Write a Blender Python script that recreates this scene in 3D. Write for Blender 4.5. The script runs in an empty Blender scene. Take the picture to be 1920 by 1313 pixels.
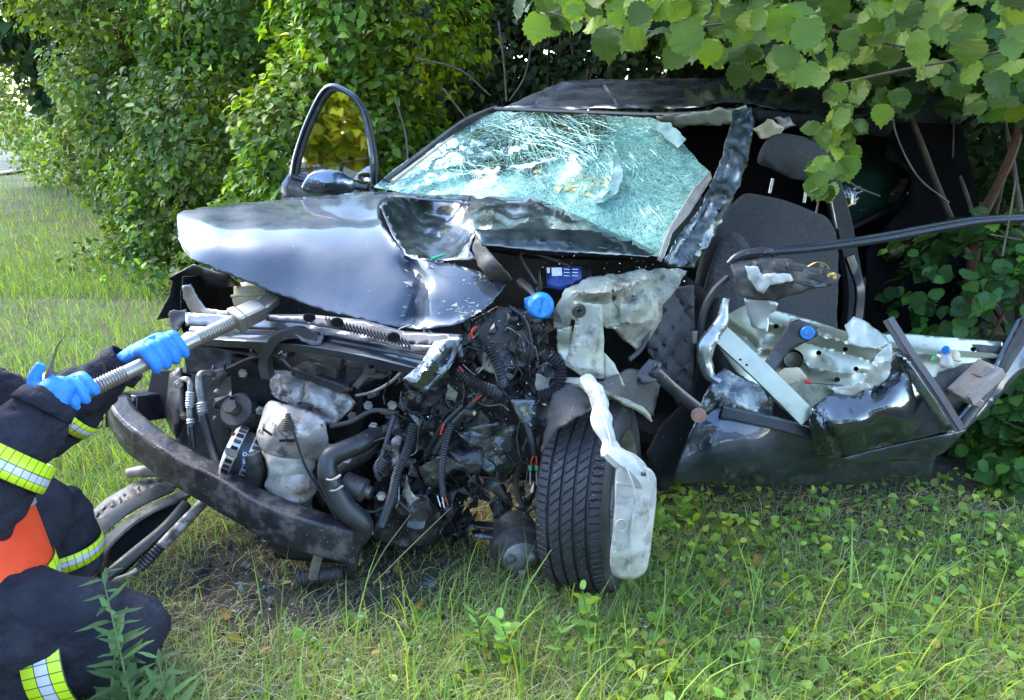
import bpy, math, random
import numpy as np
from mathutils import Vector, Matrix, noise, geometry
random.seed(7); RNG = np.random.default_rng(7)
R = math.radians
C = bpy.context.scene.collection
scene = bpy.context.scene

# ------------------------------------------------------------------ camera, sky, sun, exposure
CAM_H, PITCH, FPX = 1.35, R(18), 1400.0
cam_data = bpy.data.cameras.new('camera'); cam = bpy.data.objects.new('camera', cam_data); C.objects.link(cam)
cam.location = (0, 0, CAM_H); cam.rotation_euler = (R(90) - PITCH, 0, 0)
cam_data.sensor_width = 36; cam_data.lens = 36 * FPX / 1920
cam_data.clip_start = .02; cam_data.clip_end = 600
scene.camera = cam
world = bpy.data.worlds.new('World'); scene.world = world; world.use_nodes = True
nt = world.node_tree
sky = nt.nodes.new('ShaderNodeTexSky'); sky.sky_type = 'NISHITA'; sky.sun_disc = False
SUN_EL, SUN_AZ = R(44), R(-56)      # azimuth from +Y towards +X: the sun stands beyond the hedge, to the left, and leaves the car in open shade
sky.sun_elevation = SUN_EL; sky.sun_rotation = SUN_AZ
sky.air_density = 1.0; sky.dust_density = .3; sky.ozone_density = 1.0
bg = nt.nodes['Background']; nt.links.new(sky.outputs[0], bg.inputs['Color']); bg.inputs['Strength'].default_value = .15
sd = bpy.data.lights.new('sun', 'SUN'); sun = bpy.data.objects.new('sun', sd); C.objects.link(sun)
sd.energy = .95; sd.angle = R(30); sd.color = (1.0, .93, .80)
sdir = Vector((math.sin(SUN_AZ) * math.cos(SUN_EL), math.cos(SUN_AZ) * math.cos(SUN_EL), math.sin(SUN_EL)))
sun.rotation_euler = sdir.to_track_quat('Z', 'Y').to_euler(); sun.location = sdir * 30
vs = scene.view_settings; vs.view_transform = 'Standard'; vs.look = 'None'; vs.exposure = 3.12; vs.gamma = 1; vs.use_curve_mapping = False
scene.cycles.max_bounces = 6; scene.cycles.transparent_max_bounces = 16
scene.cycles.diffuse_bounces = 3; scene.cycles.glossy_bounces = 3; scene.cycles.transmission_bounces = 6

# ------------------------------------------------------------------ where things stand
cp, sp_ = math.cos(PITCH), math.sin(PITCH)
def W(px, py, Y):
    """A point at world distance Y in front of the photographer."""
    a = (px - 960) / FPX; b = (656.5 - py) / FPX
    dx, dy, dz = a, cp + sp_ * b, -sp_ + cp * b
    t = Y / dy
    return Vector((dx * t, Y, CAM_H + dz * t))
def G(px, py, z=0.0):
    """A point on the ground."""
    a = (px - 960) / FPX; b = (656.5 - py) / FPX
    dx, dy, dz = a, cp + sp_ * b, -sp_ + cp * b
    t = (z - CAM_H) / dz
    return Vector((dx * t, dy * t, z))
def L(*pts): return [W(*p) for p in pts]
def PX(v):
    x, y, z = v[0], v[1], v[2] - CAM_H
    d = y * cp - z * sp_; u = y * sp_ + z * cp
    return 960 + FPX * x / max(d, .01), 656.5 - FPX * u / max(d, .01)

# ------------------------------------------------------------------ objects
WL = {}
def place(o, parent=None, loc=None):
    C.objects.link(o)
    if parent is not None: o.parent = parent
    base = WL.get(parent.name, Vector()) if parent is not None else Vector()
    loc = Vector(loc) if loc is not None else Vector()
    o.location = loc - base; WL[o.name] = loc
    return o
def tag(o, label=None, cat=None, group=None, kind=None):
    if label: o['label'] = label
    if cat: o['category'] = cat
    if group: o['group'] = group
    if kind: o['kind'] = kind
    return o
def thing(name, loc, label=None, cat=None, group=None):
    return tag(place(bpy.data.objects.new(name, None), None, loc), label, cat, group)

def cr(pts, n=6, closed=False):
    """Catmull-Rom through 3D points."""
    P = np.array([tuple(p) for p in pts], float)
    if len(P) < 3 and not closed:
        t = np.linspace(0, 1, n + 1)[:, None]; return P[0] * (1 - t) + P[-1] * t
    if closed: Q = np.vstack([P[-1], P, P[0], P[1]]); m = len(P)
    else: Q = np.vstack([2 * P[0] - P[1], P, 2 * P[-1] - P[-2]]); m = len(P) - 1
    t = np.linspace(0, 1, n, endpoint=False)[:, None]; out = []
    for i in range(m):
        a, b, c, d = Q[i:i + 4]
        out.append(.5 * ((2 * b) + (-a + c) * t + (2 * a - 5 * b + 4 * c - d) * t ** 2 + (-a + 3 * b - 3 * c + d) * t ** 3))
    out = np.vstack(out)
    return out if closed else np.vstack([out, P[-1]])

def nz(v, f, seed=0.0):
    return noise.noise(Vector((v[0] * f + seed, v[1] * f + seed * 1.7, v[2] * f - seed)))

class MB:
    def __init__(s): s.v = []; s.f = []; s.m = []; s.uv = {}; s.n = 0; s.mats = []
    def add(s, vs, fs, mat, uv=None):
        if mat not in s.mats: s.mats.append(mat)
        k = s.mats.index(mat); b = s.n
        s.v.extend([tuple(x) for x in vs]); s.n += len(vs)
        if uv is not None:
            for i, q in enumerate(uv): s.uv[b + i] = q
        s.f.extend([tuple(b + i for i in f) for f in fs]); s.m.extend([k] * len(fs))
        return s
    def grid(s, G_, mat, wrap=False, uv=True):
        """G_: rows x cols x 3."""
        r, c = G_.shape[:2]; fs = []
        for i in range(r - 1):
            for j in range(c if wrap else c - 1):
                j2 = (j + 1) % c; fs.append((i * c + j, i * c + j2, (i + 1) * c + j2, (i + 1) * c + j))
        u = [(j / c, i / max(r - 1, 1)) for i in range(r) for j in range(c)]
        return s.add(G_.reshape(-1, 3), fs, mat, u)
    def tube(s, pts, r, mat, n=10, seg=6, rib=None, cap=True, flat=1.0, rough=0.0, smooth_path=True, up=None):
        P = cr(pts, seg) if smooth_path else np.array([tuple(p) for p in pts], float)
        if rib:   # resample finely so that each rib shows
            d = np.r_[0, np.cumsum(np.linalg.norm(np.diff(P, axis=0), axis=1))]
            k = max(4, int(d[-1] / rib[0] * 4)); t = np.linspace(0, d[-1], k + 1)
            P = np.stack([np.interp(t, d, P[:, a]) for a in range(3)], 1)
        m = len(P); rr = np.interp(np.linspace(0, 1, m), np.linspace(0, 1, len(r)), r) if hasattr(r, '__len__') else np.full(m, float(r))
        if rib: rr = rr * (1 + rib[1] * np.array([(-1, 0, 1, 0)[i % 4] for i in range(m)]))
        T = np.gradient(P, axis=0); T /= np.linalg.norm(T, axis=1)[:, None] + 1e-9
        a = np.array(up, float) if up is not None else (np.array([0, 0, 1.]) if abs(T[0][2]) < .9 else np.array([1., 0, 0]))
        rows = []
        for i in range(m):
            a = a - T[i] * a.dot(T[i]); a /= np.linalg.norm(a) + 1e-9; b = np.cross(T[i], a)
            th = np.linspace(0, 2 * math.pi, n, endpoint=False)
            ring = P[i] + rr[i] * (np.cos(th)[:, None] * a * flat + np.sin(th)[:, None] * b)
            if rough:
                ring = np.array([q + (q - P[i]) / (rr[i] + 1e-6) * rough * (noise.noise(Vector(q * 14)) + .5 * noise.noise(Vector(q * 37))) for q in ring])
            rows.append(ring)
        s.grid(np.array(rows), mat, wrap=True)
        if cap:
            b = s.n - m * n
            s.f.append(tuple(b + j for j in range(n))[::-1]); s.f.append(tuple(b + (m - 1) * n + j for j in range(n)))
            s.m.extend([s.mats.index(mat)] * 2)
        return s
    def lathe(s, p0, p1, prof, mat, n=28, rough=0):
        """prof: list of (t along p0->p1, radius)."""
        p0, p1 = Vector(p0), Vector(p1); ax = (p1 - p0); ln = ax.length; ax.normalize()
        a = ax.orthogonal().normalized(); b = ax.cross(a); rows = []
        for t, r in prof:
            c = p0 + ax * ln * t
            rows.append([tuple(c + (a * math.cos(k * 2 * math.pi / n) + b * math.sin(k * 2 * math.pi / n)) * r) for k in range(n)])
        s.grid(np.array(rows), mat, wrap=True)
        return s
    def box(s, p0, p1, w, h, mat, up=(0, 0, 1)):
        """A bar from p0 to p1, w wide and h high."""
        p0, p1 = Vector(p0), Vector(p1); ax = (p1 - p0).normalized(); side = ax.cross(Vector(up))
        if side.length < 1e-3: side = ax.orthogonal()
        side.normalize(); u = side.cross(ax); vs = []
        for p in (p0, p1):
            for a, b in ((-1, -1), (1, -1), (1, 1), (-1, 1)): vs.append(p + side * a * w / 2 + u * b * h / 2)
        return s.add(vs, [(3, 2, 1, 0), (4, 5, 6, 7), (0, 1, 5, 4), (1, 2, 6, 5), (2, 3, 7, 6), (3, 0, 4, 7)], mat)
    def sweep(s, pts, section, mat, seg=6, up=(0, 0, 1), closed_section=True):
        """An open or closed flat section (list of (side, up)) swept along pts."""
        P = cr(pts, seg); T = np.gradient(P, axis=0); rows = []
        for i in range(len(P)):
            t = Vector(T[i]).normalized(); sd_ = t.cross(Vector(up)).normalized(); u = sd_.cross(t)
            rows.append([tuple(Vector(P[i]) + sd_ * a + u * b) for a, b in section])
        s.grid(np.array(rows), mat, wrap=closed_section); return s
    def sheet(s, outline, ctrl, mat, step=13, crumple=((.006, 5),), creases=(), ragged=0.0, smooth=0, seed=0, flip=False, facet=0.0, smooth_fit=1e-3):
        """Sheet metal: outline and inner control points (px, py, Y); depth by thin-plate spline, then folds and dents."""
        O = np.array(outline, float)
        if smooth: O = cr(O, smooth, closed=True)
        # resample the outline
        Q = []
        for i in range(len(O)):
            a, b = O[i], O[(i + 1) % len(O)]; k = max(1, int(np.hypot(*(b - a)[:2]) / step))
            for j in range(k):
                q = a + (b - a) * j / k
                if ragged: q = q + np.r_[RNG.normal(0, ragged, 2), 0]
                Q.append(q)
        Q = np.array(Q); K = np.vstack([O[:: max(1, len(O) // 40)], np.array(ctrl, float).reshape(-1, 3)]) if len(ctrl) else O[:: max(1, len(O) // 40)]
        X = K[:, :2] / 500; n = len(K)
        def U(r2): return r2 * np.log(r2 + 1e-9)
        A = np.zeros((n + 3, n + 3)); d2 = ((X[:, None] - X[None]) ** 2).sum(-1)
        A[:n, :n] = U(d2) + np.eye(n) * smooth_fit; A[:n, n] = 1; A[:n, n + 1:] = X; A[n, :n] = 1; A[n + 1:, :n] = X.T
        sol = np.linalg.lstsq(A, np.r_[K[:, 2], 0, 0, 0], rcond=None)[0]
        def depth(xy):
            x = np.asarray(xy) / 500; e = ((x[:, None] - X[None]) ** 2).sum(-1)
            return U(e) @ sol[:n] + sol[n] + x @ sol[n + 1:]
        x0, y0 = Q[:, :2].min(0); x1, y1 = Q[:, :2].max(0)
        gx, gy = np.meshgrid(np.arange(x0, x1, step), np.arange(y0, y1, step)); gp = np.stack([gx.ravel(), gy.ravel()], 1) + RNG.uniform(-.22, .22, (gx.size, 2)) * step
        ins = np.zeros(len(gp), bool); dm = np.full(len(gp), 1e9); q = Q[:, :2]
        for i in range(len(q)):
            a, b = q[i], q[(i + 1) % len(q)]
            c = ((a[1] > gp[:, 1]) != (b[1] > gp[:, 1])) & (gp[:, 0] < (b[0] - a[0]) * (gp[:, 1] - a[1]) / (b[1] - a[1] + 1e-12) + a[0]); ins ^= c
            dm = np.minimum(dm, ((gp - a) ** 2).sum(1))
        gp = gp[ins & (dm > (step * .45) ** 2)]
        allp = np.vstack([q, gp]); nq = len(q)
        vv, ee, ff, *_ = geometry.delaunay_2d_cdt([Vector(p) for p in allp], [(i, (i + 1) % nq) for i in range(nq)], [], 1, 1e-4)
        xy = np.array([(p.x, p.y) for p in vv]); Y = depth(xy)
        # creases: sharp ridges/valleys in depth
        for cpl, amp, wid in creases:
            cpl = np.array(cpl, float); dd = np.full(len(xy), 1e9)
            for i in range(len(cpl) - 1):
                a, b = cpl[i], cpl[i + 1]; ab = b - a; t = np.clip(((xy - a) @ ab) / (ab @ ab), 0, 1)
                dd = np.minimum(dd, np.linalg.norm(xy - (a + t[:, None] * ab), axis=1))
            Y = Y + amp * np.exp(-dd / wid)
        P = [W(xy[i, 0], xy[i, 1], Y[i]) for i in range(len(xy))]
        view = Vector((0, cp, -sp_)); out = []
        for p in P:
            d = 0
            for amp, fr in crumple:
                a_ = nz(p, fr, seed + fr); d += amp * (a_ + .9 * (.5 - abs(nz(p, fr * 1.3, seed + 9))) - .3)
            if facet:
                dd_, pp = noise.voronoi(p * 11 + Vector((seed, seed, seed))); d += facet * (dd_[1] - dd_[0])
            out.append(p + (view + Vector((0, 0, -.35))) * d)
        fs = [tuple(f) if not flip else tuple(f)[::-1] for f in ff]
        s.add(out, fs, mat, [(x / 500, y / 500) for x, y in xy]); return s
    def jitter(s, amp, f, seed=0):
        s.v = [tuple(Vector(p) + Vector((nz(p, f, seed), nz(p, f, seed + 3), nz(p, f, seed + 7))) * amp) for p in s.v]; return s
    def build(s, name, parent=None, bevel=0, solid=0, loc=None, remesh=0, subdiv=0, smooth=True, sharp=40, smo=0):
        me = bpy.data.meshes.new(name); me.from_pydata(s.v, [], s.f)
        for m in s.mats: me.materials.append(m)
        me.polygons.foreach_set('material_index', s.m)
        if s.uv:
            u = me.uv_layers.new(name='UVMap'); li = np.empty(len(me.loops), int); me.loops.foreach_get('vertex_index', li)
            u.data.foreach_set('uv', np.array([s.uv.get(i, (0, 0)) for i in li], float).ravel())
        if smooth:
            me.polygons.foreach_set('use_smooth', [True] * len(me.polygons)); me.set_sharp_from_angle(angle=R(sharp))
        me.update()
        o = bpy.data.objects.new(name, me); place(o, parent, None)
        if loc is not None:
            me.transform(Matrix.Translation(-Vector(loc))); o.location += Vector(loc); WL[o.name] = Vector(loc)
        if remesh:
            q = o.modifiers.new('r', 'REMESH'); q.mode = 'VOXEL'; q.voxel_size = remesh; q.use_smooth_shade = True
        if smo:
            q = o.modifiers.new('sm', 'SMOOTH'); q.iterations = smo; q.factor = .5
        if solid:
            q = o.modifiers.new('s', 'SOLIDIFY'); q.thickness = solid; q.offset = 0
        if bevel:
            q = o.modifiers.new('b', 'BEVEL'); q.width = bevel; q.segments = 2; q.limit_method = 'ANGLE'; q.angle_limit = R(35)
        if subdiv:
            q = o.modifiers.new('d', 'SUBSURF'); q.levels = q.render_levels = subdiv
        return o

# ------------------------------------------------------------------ materials
MC = {}
def pm(name, c1, c2=None, scale=12, rough=.5, rough2=None, metal=0.0, coat=0.0, bump=0.0, bscale=90, spec=.5, speck=0.0, dirt=None, dscale=6, dlo=.5, dhi=.62, detail=6, alpha=None, cior=1.5, speck_col=(.42, .45, .46)):
    if name in MC: return MC[name]
    m = bpy.data.materials.new(name); m.use_nodes = True; n = m.node_tree; b = n.nodes['Principled BSDF']; MC[name] = m
    tc = n.nodes.new('ShaderNodeTexCoord')
    b.inputs['Base Color'].default_value = (*c1, 1); b.inputs['Roughness'].default_value = rough; b.inputs['Metallic'].default_value = metal
    b.inputs['Coat Weight'].default_value = coat; b.inputs['Coat Roughness'].default_value = .06; b.inputs['Coat IOR'].default_value = cior
    b.inputs['Specular IOR Level'].default_value = spec
    def nse(sc, det=detail, ro=.6):
        t = n.nodes.new('ShaderNodeTexNoise'); t.inputs['Scale'].default_value = sc; t.inputs['Detail'].default_value = det; t.inputs['Roughness'].default_value = ro
        n.links.new(tc.outputs['Object'], t.inputs['Vector']); return t
    def ramp(src, lo, hi):
        r = n.nodes.new('ShaderNodeMapRange'); r.inputs[1].default_value = lo; r.inputs[2].default_value = hi; n.links.new(src, r.inputs[0]); return r.outputs[0]
    def mix(f, a, bb):
        x = n.nodes.new('ShaderNodeMix'); x.data_type = 'RGBA'
        n.links.new(f, x.inputs[0])
        for i, q in ((6, a), (7, bb)):
            if isinstance(q, tuple): x.inputs[i].default_value = (*q, 1)
            else: n.links.new(q, x.inputs[i])
        return x.outputs[2]
    col = c1; rsock = None
    if c2 is not None:
        t = nse(scale); f = ramp(t.outputs[0], .38, .62); col = mix(f, c1, c2)
        if rough2 is not None:
            x = n.nodes.new('ShaderNodeMapRange'); n.links.new(f, x.inputs[0]); x.inputs[3].default_value = rough; x.inputs[4].default_value = rough2; rsock = x.outputs[0]
    if dirt is not None:
        t = nse(dscale, 9, .7); f = ramp(t.outputs[0], dlo, dhi); col = mix(f, col, dirt)
        x = n.nodes.new('ShaderNodeMix'); n.links.new(f, x.inputs[0])
        if rsock: n.links.new(rsock, x.inputs[2])
        else: x.inputs[2].default_value = rough
        x.inputs[3].default_value = .85; rsock = x.outputs[0]
        x = n.nodes.new('ShaderNodeMapRange'); n.links.new(f, x.inputs[0]); x.inputs[3].default_value = metal; x.inputs[4].default_value = metal * .2; n.links.new(x.outputs[0], b.inputs['Metallic'])
        if coat:
            x = n.nodes.new('ShaderNodeMapRange'); n.links.new(f, x.inputs[0]); x.inputs[3].default_value = coat; x.inputs[4].default_value = coat * .2; n.links.new(x.outputs[0], b.inputs['Coat Weight'])
    if speck:
        v = n.nodes.new('ShaderNodeTexVoronoi'); v.inputs['Scale'].default_value = 230; n.links.new(tc.outputs['Object'], v.inputs['Vector'])
        q = nse(3.5, 2); qq = ramp(q.outputs[0], .3, .7)
        sepc = n.nodes.new('ShaderNodeSeparateColor'); n.links.new(v.outputs['Color'], sepc.inputs[0])
        a1 = n.nodes.new('ShaderNodeMath'); a1.operation = 'MULTIPLY'; n.links.new(qq, a1.inputs[0]); a1.inputs[1].default_value = speck * .6
        l1 = n.nodes.new('ShaderNodeMath'); l1.operation = 'LESS_THAN'; n.links.new(sepc.outputs[0], l1.inputs[0]); n.links.new(a1.outputs[0], l1.inputs[1])
        l2 = n.nodes.new('ShaderNodeMath'); l2.operation = 'LESS_THAN'; n.links.new(v.outputs['Distance'], l2.inputs[0]); l2.inputs[1].default_value = .26
        l3 = n.nodes.new('ShaderNodeMath'); l3.operation = 'MULTIPLY'; n.links.new(l1.outputs[0], l3.inputs[0]); n.links.new(l2.outputs[0], l3.inputs[1])
        col = mix(l3.outputs[0], col, speck_col)
    if not isinstance(col, tuple): n.links.new(col, b.inputs['Base Color'])
    if rsock: n.links.new(rsock, b.inputs['Roughness'])
    if bump:
        t = nse(bscale, 5); bp = n.nodes.new('ShaderNodeBump'); bp.inputs['Strength'].default_value = bump; bp.inputs['Distance'].default_value = .004
        n.links.new(t.outputs[0], bp.inputs['Height']); n.links.new(bp.outputs[0], b.inputs['Normal'])
        if coat: n.links.new(bp.outputs[0], b.inputs['Coat Normal'])
    return m

paint = pm('dark_car_paint', (.026, .038, .058), (.032, .046, .068), scale=9, rough=.33, rough2=.42, metal=.9, coat=1.0, cior=1.55, bump=.02, bscale=40, speck=.006, dirt=(.085, .09, .10), dscale=6, dlo=.36, dhi=.95)
paint_scr = pm('scuffed_car_paint', (.04, .055, .08), (.065, .078, .09), scale=34, rough=.2, rough2=.5, metal=.85, coat=.9, cior=1.7, bump=.12, bscale=60, speck=.05, dirt=(.35, .37, .34), dscale=16, dlo=.6, dhi=.66)
primer = pm('bare_galvanised_inner_metal', (.40, .42, .33), (.30, .32, .25), scale=7, rough=.3, rough2=.45, metal=.6, coat=.3, dirt=(.16, .15, .11), dscale=9, dlo=.58, dhi=.7, speck=.02, bump=.03)
cream = pm('dusty_cream_underbody_paint', (.33, .33, .26), (.23, .235, .19), scale=11, rough=.45, rough2=.65, metal=.1, dirt=(.07, .055, .04), dscale=10, dlo=.52, dhi=.68, bump=.25, bscale=50, speck=.05)
white_pl = pm('dirty_white_plastic', (.47, .46, .42), (.37, .36, .33), scale=14, rough=.45, rough2=.6, dirt=(.17, .15, .12), dscale=13, dlo=.5, dhi=.68, bump=.45, bscale=40)
blackpl = pm('black_plastic', (.014, .015, .018), (.028, .029, .033), scale=30, rough=.42, rough2=.6, bump=.15, bscale=120, speck=.05)
blackpl_d = pm('dusty_black_plastic', (.016, .017, .02), (.05, .048, .045), scale=16, rough=.45, rough2=.7, bump=.25, bscale=90, speck=.08, dirt=(.09, .085, .075), dscale=10, dlo=.5, dhi=.75)
blackmt = pm('black_coated_steel', (.02, .02, .026), (.04, .04, .048), scale=12, rough=.32, rough2=.5, metal=.35, coat=.35, bump=.15, bscale=45, speck=.03, dirt=(.05, .046, .044), dscale=7, dlo=.5, dhi=.68)
rubber = pm('tyre_rubber', (.016, .017, .02), (.03, .03, .034), scale=20, rough=.5, rough2=.68, bump=.12, bscale=160, speck=.04, dirt=(.06, .055, .05), dscale=8, dlo=.55, dhi=.75)
hose = pm('black_rubber_hose', (.016, .017, .02), (.026, .027, .03), scale=22, rough=.38, rough2=.5, bump=.05, speck=.03)
alu = pm('cast_aluminium', (.34, .33, .31), (.16, .15, .14), scale=28, rough=.45, rough2=.7, metal=.5, bump=.5, bscale=55, dirt=(.06, .05, .042), dscale=14, dlo=.52, dhi=.62, speck=.04)
shield = pm('heat_shield_aluminium', (.46, .43, .41), (.34, .31, .3), scale=24, rough=.45, rough2=.65, metal=.5, bump=.7, bscale=45, dirt=(.10, .085, .075), dscale=15, dlo=.53, dhi=.58)
alt_m = pm('bright_cast_alloy', (.55, .56, .58), (.42, .43, .45), scale=30, rough=.35, rough2=.5, metal=.7, bump=.2, bscale=70)
steel = pm('dull_steel', (.34, .33, .31), (.22, .2, .18), scale=25, rough=.35, rough2=.5, metal=.8, bump=.12, bscale=80, dirt=(.1, .075, .05), dscale=13, dlo=.58, dhi=.7)
rusty = pm('rusty_steel', (.16, .13, .11), (.1, .06, .04), scale=30, rough=.6, rough2=.8, metal=.4, bump=.4, bscale=70)
rodm = pm('grey_brown_plated_rod', (.36, .33, .28), (.28, .25, .21), scale=18, rough=.35, rough2=.5, metal=.75, bump=.1, bscale=90, dirt=(.14, .11, .09), dscale=12, dlo=.57, dhi=.7)
blue_pl = pm('bright_blue_plastic', (.02, .22, .62), (.015, .17, .5), scale=14, rough=.4, bump=.1)
blue_lb = pm('blue_battery_label', (.02, .045, .22), (.02, .06, .3), scale=20, rough=.35)
white_lb = pm('white_label_print', (.7, .7, .72), rough=.4)
seat_m = pm('charcoal_seat_fabric', (.046, .045, .046), (.058, .056, .057), scale=60, rough=.9, bump=.3, bscale=420, spec=.2)
seat_s = pm('striped_seat_fabric', (.09, .088, .09), (.05, .05, .055), scale=90, rough=.9, bump=.3, bscale=420, spec=.2)
red_w = pm('red_wire_sheath', (.5, .04, .03), rough=.45)
beige_pl = pm('beige_brown_plastic', (.30, .25, .22), (.22, .18, .16), scale=20, rough=.5, bump=.1)
beige_lt = pm('pale_beige_plastic', (.52, .46, .3), (.42, .37, .24), scale=14, rough=.4, bump=.1)
quilt = pm('grey_quilted_liner', (.055, .057, .065), (.04, .04, .046), scale=20, rough=.75, bump=.4, bscale=130, speck=.03)
wood_m = pm('grey_brown_bark', (.13, .1, .07), (.07, .055, .042), scale=25, rough=.85, bump=.8, bscale=60)
wood_r = pm('reddish_bark', (.17, .085, .045), (.1, .055, .035), scale=25, rough=.85, bump=.8, bscale=60)
backm = pm('cabin_shade_black', (.004, .004, .005), rough=.95, spec=.05)  # shade inside the cabin is put into this near-black colour
voidm = pm('shade_black_inner_metal', (.006, .006, .008), (.013, .013, .015), scale=9, rough=.75, bump=.4, bscale=40, speck=.03, spec=.2)  # near-black colour stands in for shade in the bay, underside and holes

def glassy(name, col, rough=.02, refl=0):
    m = bpy.data.materials.new(name); m.use_nodes = True; n = m.node_tree; n.nodes.clear()
    o = n.nodes.new('ShaderNodeOutputMaterial'); g = n.nodes.new('ShaderNodeBsdfGlossy'); g.inputs['Roughness'].default_value = rough
    t = n.nodes.new('ShaderNodeBsdfTransparent'); t.inputs[0].default_value = (*col, 1); x = n.nodes.new('ShaderNodeMixShader')
    f = n.nodes.new('ShaderNodeFresnel'); f.inputs[0].default_value = 1.7
    a = n.nodes.new('ShaderNodeMath'); a.operation = 'MULTIPLY'; a.inputs[1].default_value = 1.6; a.use_clamp = True
    if refl: a.operation = 'ADD'; a.inputs[1].default_value = refl
    n.links.new(f.outputs[0], a.inputs[0]); n.links.new(a.outputs[0], x.inputs[0]); n.links.new(t.outputs[0], x.inputs[1]); n.links.new(g.outputs[0], x.inputs[2]); n.links.new(x.outputs[0], o.inputs[0])
    return m
glass_t = glassy('tinted_window_glass', (.32, .42, .38))

def leafmat(name, gloss=.35, trans=.35, veins=False):
    """Leaf colour comes from each leaf's own colour attribute."""
    m = bpy.data.materials.new(name); m.use_nodes = True; n = m.node_tree; b = n.nodes['Principled BSDF']; o = n.nodes['Material Output']
    a = n.nodes.new('ShaderNodeAttribute'); a.attribute_name = 'tint'
    n.links.new(a.outputs['Color'], b.inputs['Base Color']); b.inputs['Roughness'].default_value = .5; b.inputs['Specular IOR Level'].default_value = gloss
    if veins:
        lu = n.nodes.new('ShaderNodeAttribute'); lu.attribute_name = 'blade'; sx = n.nodes.new('ShaderNodeSeparateXYZ'); n.links.new(lu.outputs['Vector'], sx.inputs[0])
        def M_(op, a_, b_=None):
            q = n.nodes.new('ShaderNodeMath'); q.operation = op
            for i_, w_ in enumerate((a_, b_)):
                if w_ is None: continue
                if isinstance(w_, (int, float)): q.inputs[i_].default_value = w_
                else: n.links.new(w_, q.inputs[i_])
            return q.outputs[0]
        ab = M_('ABSOLUTE', sx.outputs[0]); ph = M_('FRACT', M_('MULTIPLY', M_('SUBTRACT', sx.outputs[1], M_('MULTIPLY', ab, .75)), 7.5)); tri = M_('ABSOLUTE', M_('SUBTRACT', ph, .5))
        side = M_('LESS_THAN', tri, .07); mid = M_('LESS_THAN', ab, .016); vn = M_('MAXIMUM', side, mid)
        cm = n.nodes.new('ShaderNodeMix'); cm.data_type = 'RGBA'; cm.blend_type = 'MULTIPLY'; n.links.new(M_('MULTIPLY', vn, .3), cm.inputs[0]); n.links.new(a.outputs['Color'], cm.inputs[6]); cm.inputs[7].default_value = (1.9, 1.7, 1.8, 1); n.links.new(cm.outputs[2], b.inputs['Base Color'])
        bp = n.nodes.new('ShaderNodeBump'); bp.inputs['Strength'].default_value = .5; bp.inputs['Distance'].default_value = .0016; n.links.new(tri, bp.inputs['Height']); n.links.new(bp.outputs[0], b.inputs['Normal'])
    t = n.nodes.new('ShaderNodeBsdfTranslucent'); g = n.nodes.new('ShaderNodeMix'); g.data_type = 'RGBA'; g.blend_type = 'MULTIPLY'; g.inputs[0].default_value = 1
    n.links.new(a.outputs['Color'], g.inputs[6]); g.inputs[7].default_value = (1.7, 1.75, .6, 1); n.links.new(g.outputs[2], t.inputs[0])
    x = n.nodes.new('ShaderNodeMixShader'); x.inputs[0].default_value = trans
    n.links.new(b.outputs[0], x.inputs[1]); n.links.new(t.outputs[0], x.inputs[2]); n.links.new(x.outputs[0], o.inputs[0])
    return m
leaf_m = leafmat('leaf_surface', .22, .35, True); grass_m = leafmat('grass_blade_surface', .3, .3)
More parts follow.
